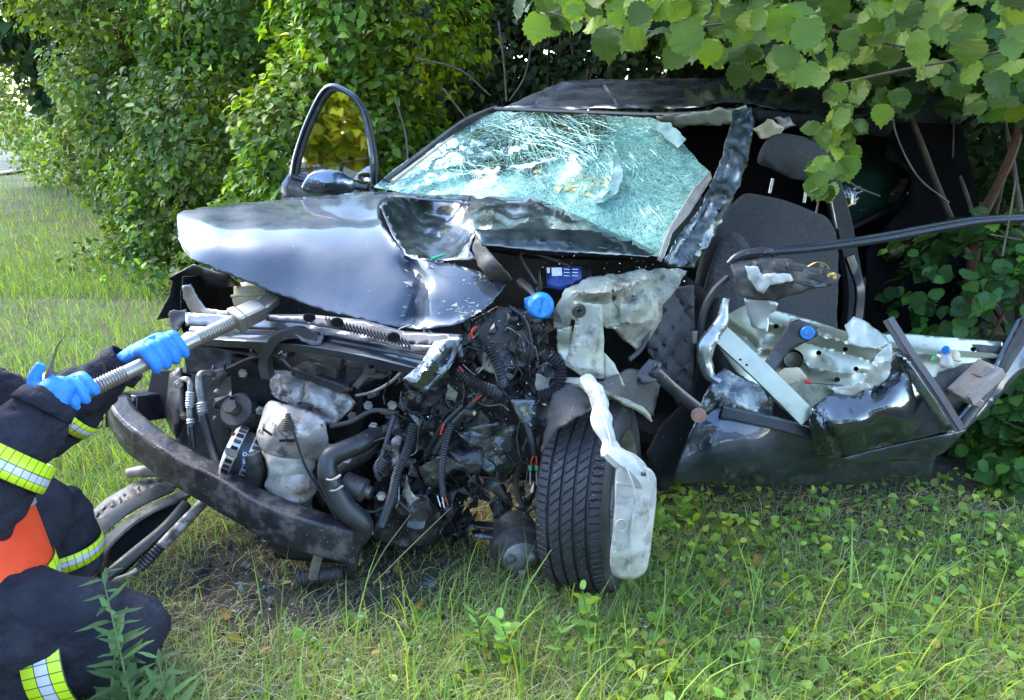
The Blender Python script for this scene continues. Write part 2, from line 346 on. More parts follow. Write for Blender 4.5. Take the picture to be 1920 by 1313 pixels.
# ------------------------------------------------------------------ ground
def ground_h(x, y):
    return .03 * noise.noise(Vector((x * .9, y * .9, 0))) + .012 * noise.noise(Vector((x * 4, y * 4, 3)))
def soil_mat():
    m = bpy.data.materials.new('soil_with_mulch'); m.use_nodes = True; n = m.node_tree; b = n.nodes['Principled BSDF']
    tc = n.nodes.new('ShaderNodeTexCoord'); t1 = n.nodes.new('ShaderNodeTexNoise'); t1.inputs['Scale'].default_value = 26; t1.inputs['Detail'].default_value = 9; t1.inputs['Roughness'].default_value = .7
    t2 = n.nodes.new('ShaderNodeTexNoise'); t2.inputs['Scale'].default_value = 2.2; t2.inputs['Detail'].default_value = 4
    r = n.nodes.new('ShaderNodeValToRGB'); r.color_ramp.elements[0].color = (.012, .010, .008, 1); r.color_ramp.elements[0].position = .35; r.color_ramp.elements[1].color = (.085, .07, .048, 1); r.color_ramp.elements[1].position = .7
    r2 = n.nodes.new('ShaderNodeValToRGB'); r2.color_ramp.elements[0].color = (.03, .05, .012, 1); r2.color_ramp.elements[1].color = (.10, .13, .03, 1)
    x = n.nodes.new('ShaderNodeMix'); x.data_type = 'RGBA'; mr = n.nodes.new('ShaderNodeMapRange'); mr.inputs[1].default_value = .42; mr.inputs[2].default_value = .6
    n.links.new(tc.outputs['Object'], t1.inputs['Vector']); n.links.new(tc.outputs['Object'], t2.inputs['Vector'])
    n.links.new(t1.outputs[0], r.inputs[0]); n.links.new(t1.outputs[0], r2.inputs[0]); n.links.new(t2.outputs[0], mr.inputs[0]); sx = n.nodes.new('ShaderNodeSeparateXYZ'); n.links.new(tc.outputs['Object'], sx.inputs[0]); fy = n.nodes.new('ShaderNodeMapRange'); fy.inputs[1].default_value = 2.4; fy.inputs[2].default_value = 4.0; n.links.new(sx.outputs[1], fy.inputs[0]); mm = n.nodes.new('ShaderNodeMath'); mm.operation = 'MULTIPLY'; n.links.new(fy.outputs[0], mm.inputs[0]); n.links.new(mr.outputs[0], mm.inputs[1]); n.links.new(mm.outputs[0], x.inputs[0])
    n.links.new(r.outputs[0], x.inputs[6]); n.links.new(r2.outputs[0], x.inputs[7]); n.links.new(x.outputs[2], b.inputs['Base Color']); b.inputs['Roughness'].default_value = .9
    bp = n.nodes.new('ShaderNodeBump'); bp.inputs['Distance'].default_value = .02; bp.inputs['Strength'].default_value = .8; n.links.new(t1.outputs[0], bp.inputs['Height']); n.links.new(bp.outputs[0], b.inputs['Normal'])
    return m
mb = MB()
xs = np.r_[-400, -150, -60, -30, np.arange(-16, 16.01, .25), 30, 60, 150, 400]; ys = np.r_[-400, -150, -60, -30, np.arange(-8, 26.01, .25), 40, 60, 150, 400]
gv = np.array([[(x, y, ground_h(x, y)) for x in xs] for y in ys]); mb.grid(gv, soil_mat())
tag(mb.build('ground'), kind='structure')
# asphalt road at the far left, and the stretch behind the photographer
road_m = pm('asphalt', (.055, .055, .058), (.04, .04, .042), scale=60, rough=.85, bump=.3, bscale=200)
mb = MB(); ctr = np.array([(-13.5, 40), (-13.2, 24), (-12.6, 12), (-10, 2), (-6, -5), (2, -9), (16, -11), (40, -12)], float)
c3 = cr([(a, b, 0) for a, b in ctr], 10); T = np.gradient(c3, axis=0); T /= np.linalg.norm(T, axis=1)[:, None]; N_ = np.stack([-T[:, 1], T[:, 0], T[:, 2]], 1)
mb.grid(np.stack([c3 + N_ * w + [0, 0, .045] for w in (-2.4, -.8, .8, 2.4)], 1), road_m); tag(mb.build('road'), kind='structure')
line_m = pm('white_road_paint', (.7, .7, .68), rough=.7)
mb = MB(); mb.grid(np.stack([c3 + N_ * w + [0, 0, .05] for w in (-2.2, -2.08)], 1), line_m); mb.grid(np.stack([c3 + N_ * w + [0, 0, .05] for w in (2.08, 2.2)], 1), line_m); tag(mb.build('road_edge_line'), kind='structure')

# ------------------------------------------------------------------ leaves as real little surfaces
def mesh_np(name, V, F, cols=None, mats=(leaf_m,), mi=None, blade=None):
    """V (n,3); F list of (k,nv) arrays or one array; cols per vertex."""
    me = bpy.data.meshes.new(name); Fs = F if isinstance(F, list) else [F]
    nl = sum(f.size for f in Fs); npoly = sum(len(f) for f in Fs)
    me.vertices.add(len(V)); me.vertices.foreach_set('co', V.astype(np.float32).ravel()); me.loops.add(nl); me.polygons.add(npoly)
    me.loops.foreach_set('vertex_index', np.concatenate([f.ravel() for f in Fs]).astype(np.int32))
    st = np.concatenate([np.full(len(f), f.shape[1]) for f in Fs]); me.polygons.foreach_set('loop_start', np.r_[0, np.cumsum(st)[:-1]].astype(np.int32))
    for m in mats: me.materials.append(m)
    if mi is not None: me.polygons.foreach_set('material_index', mi)
    me.polygons.foreach_set('use_smooth', np.ones(npoly, bool))
    if cols is not None:
        a = me.attributes.new('tint', 'FLOAT_COLOR', 'POINT'); a.data.foreach_set('color', np.c_[cols, np.ones(len(V))].astype(np.float32).ravel())
    if blade is not None:
        a = me.attributes.new('blade', 'FLOAT_VECTOR', 'POINT'); a.data.foreach_set('vector', blade.astype(np.float32).ravel())
    me.update(calc_edges=True); return me
def leaf_tpl(kind):
    """x across, y towards the tip, z up; the midrib is folded down."""
    if kind == 'small':
        o = [(0, 0), (.3, .18), (.36, .45), (.2, .78), (0, 1.05)]
    elif kind == 'round':    # serrate hazel leaf
        o = [(0, 0), (.2, -.07), (.37, .06), (.4, .16), (.5, .24), (.47, .34), (.55, .44), (.49, .52), (.53, .62), (.43, .68), (.42, .79), (.3, .81), (.26, .92), (.13, .92), (0, 1.1)]
    elif kind == 'lance':
        o = [(0, 0), (.1, .2), (.13, .45), (.08, .75), (0, 1)]
    elif kind == 'oval':
        o = [(0, 0), (.17, .08), (.26, .3), (.27, .55), (.19, .82), (0, .95)]
    k = len(o); V = [(0, y, 0) for x, y in (o[0], o[-1])]
    # midrib vertices at each level then both sides
    mid = [(0, y if 0 < i < k - 1 else y, -.0) for i, (x, y) in enumerate(o)]
    V = []; F = []
    def zz(x, y): return (.32 if kind != 'round' else .16) * abs(x) - .2 * y * y
    for i, (x, y) in enumerate(o): V.append((0, y, zz(0, y)))
    for s in (1, -1):
        b = len(V)
        for (x, y) in o[1:-1]: V.append((s * x, y, zz(x, y) + (.03 if kind == 'round' else 0) * math.sin(y * 25)))
        for i in range(k - 1):
            a0, a1 = i, i + 1; e0 = b + i - 1 if i > 0 else None; e1 = b + i if i + 1 < k - 1 else None
            f = [a0, a1] + ([e1] if e1 is not None else []) + ([e0] if e0 is not None else [])
            if s > 0: f = f[::-1]
            F.append(f)
    tris = []
    for f in F:
        for i in range(1, len(f) - 1): tris.append((f[0], f[i], f[i + 1]))
    return np.array(V), np.array(tris)
TPL = {k: leaf_tpl(k) for k in ('small', 'round', 'lance', 'oval')}
def unit(a): return a / (np.linalg.norm(a, axis=-1, keepdims=True) + 1e-9)
def bases(nrm, tip):
    z = unit(nrm); y = unit(tip - z * (tip * z).sum(-1, keepdims=True)); x = np.cross(y, z); return x, y, z
def leaf_arrays(pos, nrm, tip, size, cols, tpl):
    V, F = TPL[tpl]; x, y, z = bases(nrm, tip); n = len(pos)
    P = pos[:, None] + size[:, None, None] * (V[None, :, 0:1] * x[:, None] + V[None, :, 1:2] * y[:, None] + V[None, :, 2:3] * z[:, None])
    FF = (F[None] + (np.arange(n) * len(V))[:, None, None]).reshape(-1, 3)
    cc = np.repeat(cols, len(V), axis=0); return P.reshape(-1, 3), FF, cc
def shades(n, base, var=.35, yellow=.1):
    b = np.array(base); k = np.exp(RNG.normal(0, var, n))[:, None]; c = b * k
    y = RNG.random(n) < yellow; c[y] = c[y] * [2.2, 1.9, .8]
    c *= 1 + RNG.normal(0, .08, (n, 3)); return np.clip(c, .004, .5)
SINGLES = {}
def single_leaf(tpl, shade_i, base):
    key = (tpl, shade_i, base)
    if key not in SINGLES:
        V, F = TPL[tpl]; k = (.6, .85, 1.1, 1.5)[shade_i % 4]; c = np.array(base) * k * ([2.2, 1.9, .8] if shade_i >= 4 else [1, 1, 1])
        V = V.copy(); V[:, 2] += .05 * np.sin(V[:, 1] * 5 + shade_i) ; V[:, 0] += .05 * V[:, 1] * (shade_i - 2)* .3
        SINGLES[key] = mesh_np('leaf', V, F, np.tile(np.clip(c, 0, .5), (len(V), 1)), blade=TPL[tpl][0])
    return SINGLES[key]
def foliage(parent, pos, nrm, tip, size, base, tpl, n_single=0, var=.35, yellow=.1, sizes_ref=None, name='foliage'):
    n = len(pos); idx = np.arange(n)
    if n_single:
        d = np.linalg.norm(pos - [0, 0, CAM_H], axis=1); u = np.array([PX(p) for p in pos])
        vis = (u[:, 0] > -20) & (u[:, 0] < 1940) & (u[:, 1] > -20) & (u[:, 1] < 1330) & (pos[:, 1] > .3)
        score = size / d * vis; pick = np.argsort(-score)[:n_single]; pick = pick[vis[pick]]
        x, y, z = bases(nrm, tip); base_t = tuple(base)
        for i in pick:
            o = bpy.data.objects.new('leaf', single_leaf(tpl, int(RNG.integers(0, 4)) if RNG.random() > yellow else int(RNG.integers(4, 6)), base_t)); C.objects.link(o); o.parent = parent
            M = Matrix((tuple(x[i] * size[i]) + (0,), tuple(y[i] * size[i]) + (0,), tuple(z[i] * size[i]) + (0,), (0, 0, 0, 1))).transposed()
            M.translation = Vector(pos[i]) - WL[parent.name]; o.matrix_local = M
        keep = np.ones(n, bool); keep[pick] = False; idx = idx[keep]
    sh = shades(len(idx), base, var, yellow); k1 = np.array([(noise.noise(Vector(q) * 1.1), noise.noise(Vector(q) * 2.3 + Vector((9, 4, 1)))) for q in pos[idx]]) if len(idx) else np.zeros((0, 2))
    sh = np.clip(sh * (1 + .7 * k1[:, :1]) * np.c_[1 + .35 * k1[:, 1], 1 + .1 * k1[:, 1], 1 - .5 * k1[:, 1]], .004, .5)   # clumps of lighter and darker, yellower and bluer growth
    V, F, cc = leaf_arrays(pos[idx], nrm[idx], tip[idx], size[idx], sh, tpl)
    o = bpy.data.objects.new(name, mesh_np(name, V, F, cc, blade=np.tile(TPL[tpl][0], (len(idx), 1)))); place(o, parent); tag(o, kind='stuff'); return o
def lobes_points(lobes, n, depth=.35, face_cam=.0, clump=.25):
    """Points in the outer layer of a union of ellipsoids."""
    Lb = np.array(lobes, float); ar = (Lb[:, 3] * Lb[:, 4] + Lb[:, 4] * Lb[:, 5] + Lb[:, 3] * Lb[:, 5]); out = []; nr = []
    while sum(map(len, out)) < n:
        k = RNG.choice(len(Lb), n, p=ar / ar.sum()); d = unit(RNG.normal(0, 1, (n, 3))); c = Lb[k, :3]; r = Lb[k, 3:]
        lump = np.array([noise.noise(Vector(q)) for q in (d * 2.3 + k[:, None] * 3.1)])
        rad = (1 - depth * RNG.random(n) ** 1.5) * (1 + clump * lump); p = c + d * r * rad[:, None]; nn = unit(d / r)
        ok = p[:, 2] > .02
        tc = unit(np.array([0, 0, 1.6]) - p); ok &= ((nn * tc).sum(1) > face_cam)
        for j in range(len(Lb)):
            q = (p - Lb[j, :3]) / Lb[j, 3:]; ok &= ((q ** 2).sum(1) > .5)
        out.append(p[ok]); nr.append(nn[ok])
    return np.vstack(out)[:n], np.vstack(nr)[:n]
def branches(parent, root, tips, r=.03, mat=wood_m, name='branch', sag=0.0):
    for t in tips:
        root_, t = Vector(root), Vector(t); m1 = root_.lerp(t, .35) + Vector(RNG.normal(0, .08, 3)) + Vector((0, 0, .1)); m2 = root_.lerp(t, .7) + Vector(RNG.normal(0, .08, 3))
        b = MB(); rr = r * RNG.uniform(.6, 1.2); b.tube([root_ + Vector((*RNG.normal(0, .08, 2), 0)), m1, m2, t], [rr, rr * .8, rr * .5, rr * .2], mat, n=6, seg=5)
        b.build(name, parent)
def bush(name, lobes, n, size, base, tpl, label, cat, group=None, n_single=0, root=None, nb=6, yellow=.1, face_cam=-.2, depth=.35, droop=.6, var=.35, clump=.3, mat=None, spread=.7):
    root = root or (lobes[0][0], lobes[0][1], 0); t = thing(name, root, label, cat, group)
    p, nn = lobes_points(lobes, n, depth, face_cam, clump)
    nrm = unit(nn * .5 + [0, 0, .6] + RNG.normal(0, .42, p.shape)); tip = unit(nn * .6 + RNG.normal(0, spread, p.shape) + [0, 0, -droop])
    sz = size * RNG.uniform(.55, 1.25, n)
    foliage(t, p, nrm, tip, sz, base, tpl, n_single, var=var, yellow=yellow)
    tips = [lobes[i % len(lobes)][:3] + np.array(RNG.normal(0, .4, 3)) * np.array(lobes[i % len(lobes)][3:]) for i in range(nb)]
    branches(t, root, tips, mat=mat or wood_m); return t

hedge_group = 'bushes of the overgrown hedge'
# left hedge, receding to the far left: (x, y) of each bush along the verge
bush('hedge_bush', [(-2.3, 7.0, 1.0, 1.2, 1.0, 1.2), (-1.9, 7.2, 2.4, 1.3, 1.1, 1.2), (-2.7, 7.0, .4, 1.0, .9, .5)], 19000, .068, (.075, .125, .022), 'small',
     'mid green hedge bush just beyond the open door with the window', 'bush', hedge_group, 200, yellow=.12)
bush('hedge_bush', [(-3.7, 8.4, 1.2, 1.1, 1.1, 1.4), (-3.5, 8.2, 2.8, 1.4, 1.2, 1.3), (-3.0, 7.9, 2.0, .8, .9, .9)], 19000, .07, (.085, .135, .03), 'small',
     'tall rounded hedge bush with a dark hollow at its foot', 'bush', hedge_group, 150, yellow=.1)
bush('hedge_bush', [(-5.3, 11.6, 1.3, 1.4, 1.3, 1.5), (-5.1, 11.4, 3.3, 1.6, 1.4, 1.6)], 12000, .08, (.11, .17, .04), 'small',
     'mid green hedge bush between the dark hollow and the sunlit bush paled for haze', 'bush', hedge_group, 0, yellow=.12)
bush('hedge_bush', [(-7.6, 14.0, 1.4, 1.7, 1.4, 1.6), (-7.4, 13.8, 3.4, 1.9, 1.6, 1.8)], 15000, .08, (.14, .20, .05), 'small',
     'sunlit hedge bush towards the road, paled by haze put into the leaf colour', 'bush', hedge_group, 100, yellow=.15)  # haze is put into the pale leaf colour
bush('hedge_bush', [(-11.6, 21, 1.5, 2.2, 1.9, 1.7), (-11.3, 20.8, 4.0, 2.5, 2.2, 2.4), (-10.2, 20.5, 6.6, 3.2, 2.2, 2.6)], 16000, .13, (.24, .30, .09), 'small',
     'farthest hedge bush, leaves paled to stand in for haze, beside the road end', 'bush', hedge_group, 0, yellow=.2)  # leaf colour lightened in place of distant haze
bush('hedge_bush', [(-1.25, 5.6, .9, .8, .7, 1.0), (-.95, 5.75, 1.9, .7, .6, .7), (-1.6, 5.5, .35, .8, .6, .45)], 8500, .068, (.095, .165, .018), 'small',
     'fresh yellow-green shrub in front of the hedge beside the open door', 'bush', hedge_group, 250, yellow=.3, var=.3)
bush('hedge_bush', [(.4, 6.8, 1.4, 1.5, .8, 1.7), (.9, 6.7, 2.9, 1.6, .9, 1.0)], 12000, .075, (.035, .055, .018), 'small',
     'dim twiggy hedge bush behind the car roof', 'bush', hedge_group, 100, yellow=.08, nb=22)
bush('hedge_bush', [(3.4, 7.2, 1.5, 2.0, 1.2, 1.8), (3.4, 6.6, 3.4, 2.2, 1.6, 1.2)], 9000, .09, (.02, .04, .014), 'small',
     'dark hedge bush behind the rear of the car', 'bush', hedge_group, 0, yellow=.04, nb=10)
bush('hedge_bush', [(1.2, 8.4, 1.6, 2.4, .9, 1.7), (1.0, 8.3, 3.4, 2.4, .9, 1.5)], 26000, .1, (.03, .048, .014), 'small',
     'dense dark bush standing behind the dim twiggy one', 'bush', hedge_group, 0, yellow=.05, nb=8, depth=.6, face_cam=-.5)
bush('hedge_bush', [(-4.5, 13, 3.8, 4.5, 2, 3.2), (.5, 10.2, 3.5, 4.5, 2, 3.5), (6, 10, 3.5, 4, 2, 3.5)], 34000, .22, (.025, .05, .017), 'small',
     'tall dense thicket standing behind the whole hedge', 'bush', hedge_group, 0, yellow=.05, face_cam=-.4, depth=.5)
# low creeping ground cover at the foot of the hedge
p = np.stack([RNG.uniform(-5.2, -1.0, 5200), RNG.uniform(4.2, 8.6, 5200), RNG.uniform(.02, .22, 5200)], 1); keep = (p[:, 1] > 4.2 - .75 * (p[:, 0] + 1.2)) & (p[:, 1] < 6.4 - .75 * (p[:, 0] + 1.2)) & (p[:, 0] > -3.9); p = p[keep]
gc = foliage(None if False else thing('ground_cover', (-2.5, 6, 0), 'low creeping ivy spreading from the foot of the hedge', 'ground cover'), p, unit(RNG.normal(0, .4, p.shape) + [0, 0, 1]), unit(RNG.normal(0, 1, p.shape)), RNG.uniform(.04, .08, len(p)), (.04, .09, .022), 'small')
WLt = bpy.data.objects['ground_cover']; WLt['kind'] = 'stuff'

# hazel bush on the right, whose boughs hang over the car
hz = thing('hazel_bush', (2.9, 4.2, 0), 'large round-leaved hazel bush whose boughs hang over the car roof', 'bush')
def layer(n, x0, x1, Yf, yb, s0, s1):
    """Leaves hanging in the bough layer: px range, distance function, py lower limit."""
    u = RNG.uniform(x0, x1, n); lim = np.interp(u, *yb); v = RNG.uniform(-420, 1, n) ; v = lim - RNG.random(n) ** 1.0 * (lim + 420)
    Y = Yf(n); P = np.array([tuple(W(a, b, c)) for a, b, c in zip(u, v, Y)]); return P, RNG.uniform(s0, s1, n)
yb = ([980, 1060, 1150, 1250, 1350, 1450, 1520, 1600, 1700, 1800, 1960], [20, 40, 70, 85, 115, 140, 160, 110, 95, 180, 240])
P1, s1 = layer(900, 1010, 1960, lambda n: RNG.uniform(1.8, 3.1, n), yb, .035, .085)
P2, s2 = layer(3600, 960, 2300, lambda n: RNG.uniform(2.9, 4.4, n), ([960, 1100, 1300, 1500, 1600, 1800, 2300], [0, 40, 85, 150, 180, 220, 250]), .06, .105)
# hanging spray in the middle
spr = np.array([tuple(W(1618 - 12 * t + 16 * math.sin(t * 2.2) + RNG.normal(0, 36 - 4.5 * t), 150 + 36 * t + RNG.normal(0, 8), 2.25 + RNG.normal(0, .06))) for t in np.linspace(0, 5.6, 46)])
sps = RNG.uniform(.035, .066, len(spr))
Pf = np.vstack([P1, spr]); sf = np.r_[s1, sps]
tocam = unit(np.array([0, 0, 1.3]) - Pf)
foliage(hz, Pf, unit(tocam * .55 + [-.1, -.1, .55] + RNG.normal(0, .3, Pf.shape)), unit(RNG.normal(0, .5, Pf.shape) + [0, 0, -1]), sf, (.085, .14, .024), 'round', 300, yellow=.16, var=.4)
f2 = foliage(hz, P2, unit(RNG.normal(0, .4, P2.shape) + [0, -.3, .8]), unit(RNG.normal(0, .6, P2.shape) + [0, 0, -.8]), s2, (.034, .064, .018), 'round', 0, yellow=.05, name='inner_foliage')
# unseen leaves added above the frame to keep sky off the right half
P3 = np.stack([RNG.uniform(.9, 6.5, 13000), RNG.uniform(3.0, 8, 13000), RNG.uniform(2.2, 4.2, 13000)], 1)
foliage(hz, P3, unit(RNG.normal(0, .5, P3.shape) + [0, 0, 1]), unit(RNG.normal(0, .8, P3.shape)), RNG.uniform(.1, .17, len(P3)), (.03, .06, .02), 'round', 0, name='sky_screen_foliage')
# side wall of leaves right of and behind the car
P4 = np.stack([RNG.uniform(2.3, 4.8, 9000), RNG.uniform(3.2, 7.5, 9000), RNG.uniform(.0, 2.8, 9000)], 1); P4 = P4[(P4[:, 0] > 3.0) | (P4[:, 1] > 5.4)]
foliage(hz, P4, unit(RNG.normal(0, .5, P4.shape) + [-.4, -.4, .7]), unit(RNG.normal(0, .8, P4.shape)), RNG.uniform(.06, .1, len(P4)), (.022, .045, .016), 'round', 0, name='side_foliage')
for (a, b, c, m) in [((1830, 700, 3.6), (1845, 380, 3.5), .034, wood_r), ((1900, 640, 3.9), (1700, 200, 3.7), .02, wood_m), ((1845, 400, 3.5), (1905, 120, 3.3), .022, wood_r), ((1750, 620, 4.3), (1790, 150, 4.0), .018, wood_m),
                     ((1910, 600, 3.3), (1880, 200, 3.5), .014, wood_m), ((1700, 560, 4.5), (1640, 180, 4.2), .022, wood_m), ((1880, 620, 4.4), (1760, 230, 4.4), .02, wood_r), ((1800, 640, 4.2), (1890, 300, 4.0), .016, wood_m), ((1960, 560, 3.4), (1800, 330, 3.6), .012, wood_m)]:
    b_ = MB(); A, B = W(*a), W(*b); mid = A.lerp(B, .5) + Vector(RNG.normal(0, .05, 3)); b_.tube([A, mid, B], [c, c * .85, c * .6], m, n=8, rough=.004); b_.build('branch', hz)
for pts, r in [([(1565, 150, 2.28), (1575, 240, 2.27), (1545, 330, 2.26), (1530, 400, 2.25)], .003), ([(1010, 20, 2.3), (1200, 60, 2.3), (1450, 40, 2.3), (1700, 90, 2.3)], .004), ([(1920, 90, 2.1), (1700, 130, 2.2), (1560, 160, 2.3)], .004),
               ([(1672, 180, 3), (1680, 250, 2.9), (1720, 330, 2.8), (1780, 380, 2.7)], .003), ([(1582, 328, 2.6), (1605, 350, 2.6), (1650, 368, 2.6)], .003), ([(1906, 330, 2.2), (1895, 400, 2.2), (1880, 480, 2.2)], .0028), ([(1858, 440, 2.2), (1915, 450, 2.2)], .002),
               ([(935, 40, 4.6), (945, 120, 4.6), (950, 190, 4.6)], .008), ([(1000, 60, 4.5), (985, 140, 4.5), (955, 190, 4.5)], .006), ([(780, 110, 5), (860, 130, 5), (920, 180, 5)], .006), ([(830, 165, 5), (880, 230, 4.9)], .005), ([(740, 180, 5), (760, 250, 4.9), (765, 300, 4.8)], .006)]:
    b_ = MB(); b_.tube(L(*pts), r, wood_m, n=5); b_.build('twig', hz)
# leafy clump under the open driver's door, right edge
bush('hedge_bush', [(2.15, 3.35, .45, .45, .45, .45), (2.5, 3.5, .3, .5, .4, .35)], 1100, .07, (.045, .11, .03), 'round', 'low round-leaved clump seen through the gap of the driver door', 'bush', None, 200, face_cam=-.4, nb=4)
bush('hedge_bush', [(2.15, 2.75, .18, .42, .3, .25), (2.05, 2.45, .1, .32, .2, .15)], 700, .06, (.05, .12, .025), 'round', 'low leafy clump under the far end of the driver door', 'bush', None, 200, face_cam=-.4, nb=4)

# trees on the far side of the road, behind the photographer: what the paint and the glass mirror
def tree(x, y, h, base, label, yellow=.1, wide=2.2):
    bush('roadside_tree', [(x, y, h * .62, wide, wide, h * .3), (x + .8, y + .3, h * .45, wide * .8, wide * .8, h * .2), (x - .7, y - .4, h * .78, wide * .8, wide * .8, h * .2)], 3500, .34, base, 'small', label, 'tree', 'trees across the road behind the photographer', 0, face_cam=-.9, nb=5, yellow=yellow)
for i, (x, y, h, b_, l_, ye) in enumerate([(-3.5, -15, 10, (.10, .13, .02), 'yellow-green tree across the road, straight behind the photographer', .6), (3.5, -17, 9, (.05, .09, .02), 'broad green tree across the road, right of the yellow one', .1), (-10.5, -14.5, 11, (.08, .13, .03), 'light green tree across the road bend', .3), (-12.4, -12, 4.5, (.34, .32, .02), 'low bright yellow tree across the road bend', .5), (-16, -15.5, 10, (.08, .14, .03), 'tall green tree standing behind the low yellow one', .2),
                                  (11, -17, 9, (.035, .07, .02), 'dark green tree across the road, farthest right', .1), (-18.5, -4, 7, (.2, .2, .02), 'bright yellow tree across the road to the left', .5), (-19, 6, 9, (.05, .09, .02), 'green tree across the road left of the verge', .1), (-19, 17, 9, (.06, .11, .02), 'green tree farther down the road', .1)]):
    tree(x, y, h, b_, l_, ye)

for i, (x, l_) in enumerate([(-16, 'roadside hedge row across the road, far left behind the photographer'), (-5, 'roadside hedge row straight behind the photographer'), (7, 'roadside hedge row behind the photographer to the right')]):
    bush('roadside_hedge', [(x + k * 3.2, -12.8 + (.6 if k % 2 else 0) + (5 if x < -10 and k < 2 else 0), 2.0 + .5 * (k % 2), 2.4, 1.2, 2.4) for k in range(4)], 6500, .24, [(.07, .12, .02), (.13, .16, .02), (.05, .09, .02)][i], 'small', l_, 'hedge', 'hedge rows across the road', 0, face_cam=-.9, yellow=.3, nb=4)
# ------------------------------------------------------------------ grass
def blades(name, n_tot, sampler, hmin, hmax, wmin, wmax, base, lean, var=.3, yellow=.1, flat=0.0, label=None, segs=4):
    p = sampler(n_tot); n = len(p); h = RNG.uniform(hmin, hmax, n) * np.exp(RNG.normal(0, .25, n)); w = RNG.uniform(wmin, wmax, n)
    az = RNG.uniform(0, 2 * math.pi, n); d = np.stack([np.cos(az), np.sin(az), 0 * az], 1); side = np.stack([-np.sin(az + .6), np.cos(az + .6), 0 * az], 1); ln = np.abs(RNG.normal(lean, lean * .5, n))
    rows = []
    for k in range(segs + 1):
        t = k / segs
        up = h * (t - flat * t * t * .5) * np.cos(np.clip(ln * t * .8, 0, 1.5)); out = h * np.sin(np.clip(ln * t, 0, 1.57)) * t
        c = p + d * out[:, None] + np.array([0, 0, 1.]) * np.maximum(up, .003 + .01 * (k > 0))[:, None]; ww = w * (1 - t ** 1.8)
        rows.append(c - side * ww[:, None] / 2)
        if k < segs: rows.append(c + side * ww[:, None] / 2)
    V = np.stack(rows, 1); m = V.shape[1]; F = []
    for k in range(segs - 1): F += [(2 * k, 2 * k + 1, 2 * k + 3), (2 * k, 2 * k + 3, 2 * k + 2)]
    F += [(2 * segs - 2, 2 * segs - 1, 2 * segs)]; F = np.array(F)
    FF = (F[None] + (np.arange(n) * m)[:, None, None]).reshape(-1, 3)
    cc = np.repeat(shades(n, base, var, yellow), m, axis=0)
    o = bpy.data.objects.new(name, mesh_np(name, V.reshape(-1, 3), FF, cc, (grass_m,))); place(o); tag(o, label, 'grass', None, 'stuff'); return o
def zat(xy): return np.array([ground_h(a, b) for a, b in xy])
def sampler_screen(x0, x1, y0, y1, keepf=None):
    """Evenly over what is seen of the ground, so near blades are not sparser in view than far ones."""
    def f(n):
        u = RNG.uniform(x0, x1, n); v = RNG.uniform(y0, y1, n); g = np.array([tuple(G(a, b)) for a, b in zip(u, v)])
        if keepf is not None: k = keepf(u, v, g); g = g[k]
        g[:, 2] = zat(g[:, :2]); return g
    return f
def bare(g):
    """Bare soil and flattened litter around the front of the car."""
    c = np.exp(-(((g[:, 0] + .60) / .5) ** 2 + ((g[:, 1] - 1.93) / .32) ** 2)); return np.minimum(1, c * 1.6)
def sparse(u, v, g): return RNG.random(len(g)) > bare(g) * .93
def undercar(u, v, g):
    return RNG.random(len(g)) > .96 * ((g[:, 1] > 2.25 + .0 * g[:, 0]) & (g[:, 0] > -.95) & (g[:, 0] < 2.0) & (g[:, 1] < 4.6) & (g[:, 1] > 1.9 + .8 * (-g[:, 0] - .0)))
def both(u, v, g): return sparse(u, v, g) & undercar(u, v, g)
blades('meadow_grass', 34000, sampler_screen(-150, 760, 262, 560), .07, .16, .0035, .007, (.15, .22, .06), .6, yellow=.15, label='bright meadow grass on the verge left of the car')
blades('verge_grass', 30000, sampler_screen(-200, 760, 500, 1080, lambda u, v, g: both(u, v, g) & (RNG.random(len(g)) > (v - 780) / 280)), .06, .13, .0025, .005, (.17, .26, .06), .6, yellow=.15, label='longer green verge grass behind the kneeling person')
blades('fine_grass', 42000, sampler_screen(-150, 2080, 840, 1500, both), .03, .085, .0016, .0034, (.17, .25, .06), .9, yellow=.14, label='fine green grass in front of the car')
blades('trampled_grass', 24000, sampler_screen(200, 2080, 930, 1500, lambda u, v, g: RNG.random(len(g)) > .9 * bare(g)), .06, .14, .0015, .003, (.37, .35, .17), 1.5, flat=1.6, yellow=.1, label='flattened pale trampled grass stalks')
blades('dry_straw', 7000, sampler_screen(330, 1500, 950, 1330, lambda u, v, g: RNG.random(len(g)) > .75 * bare(g)), .04, .12, .0012, .0028, (.27, .23, .12), 1.6, flat=1.8, yellow=.0, label='dry broken straw on the churned soil')
blades('tall_grass', 900, sampler_screen(480, 1960, 1080, 1420, sparse), .11, .2, .003, .006, (.19, .29, .055), .5, yellow=.15, label='tall fresh blades in the foreground')

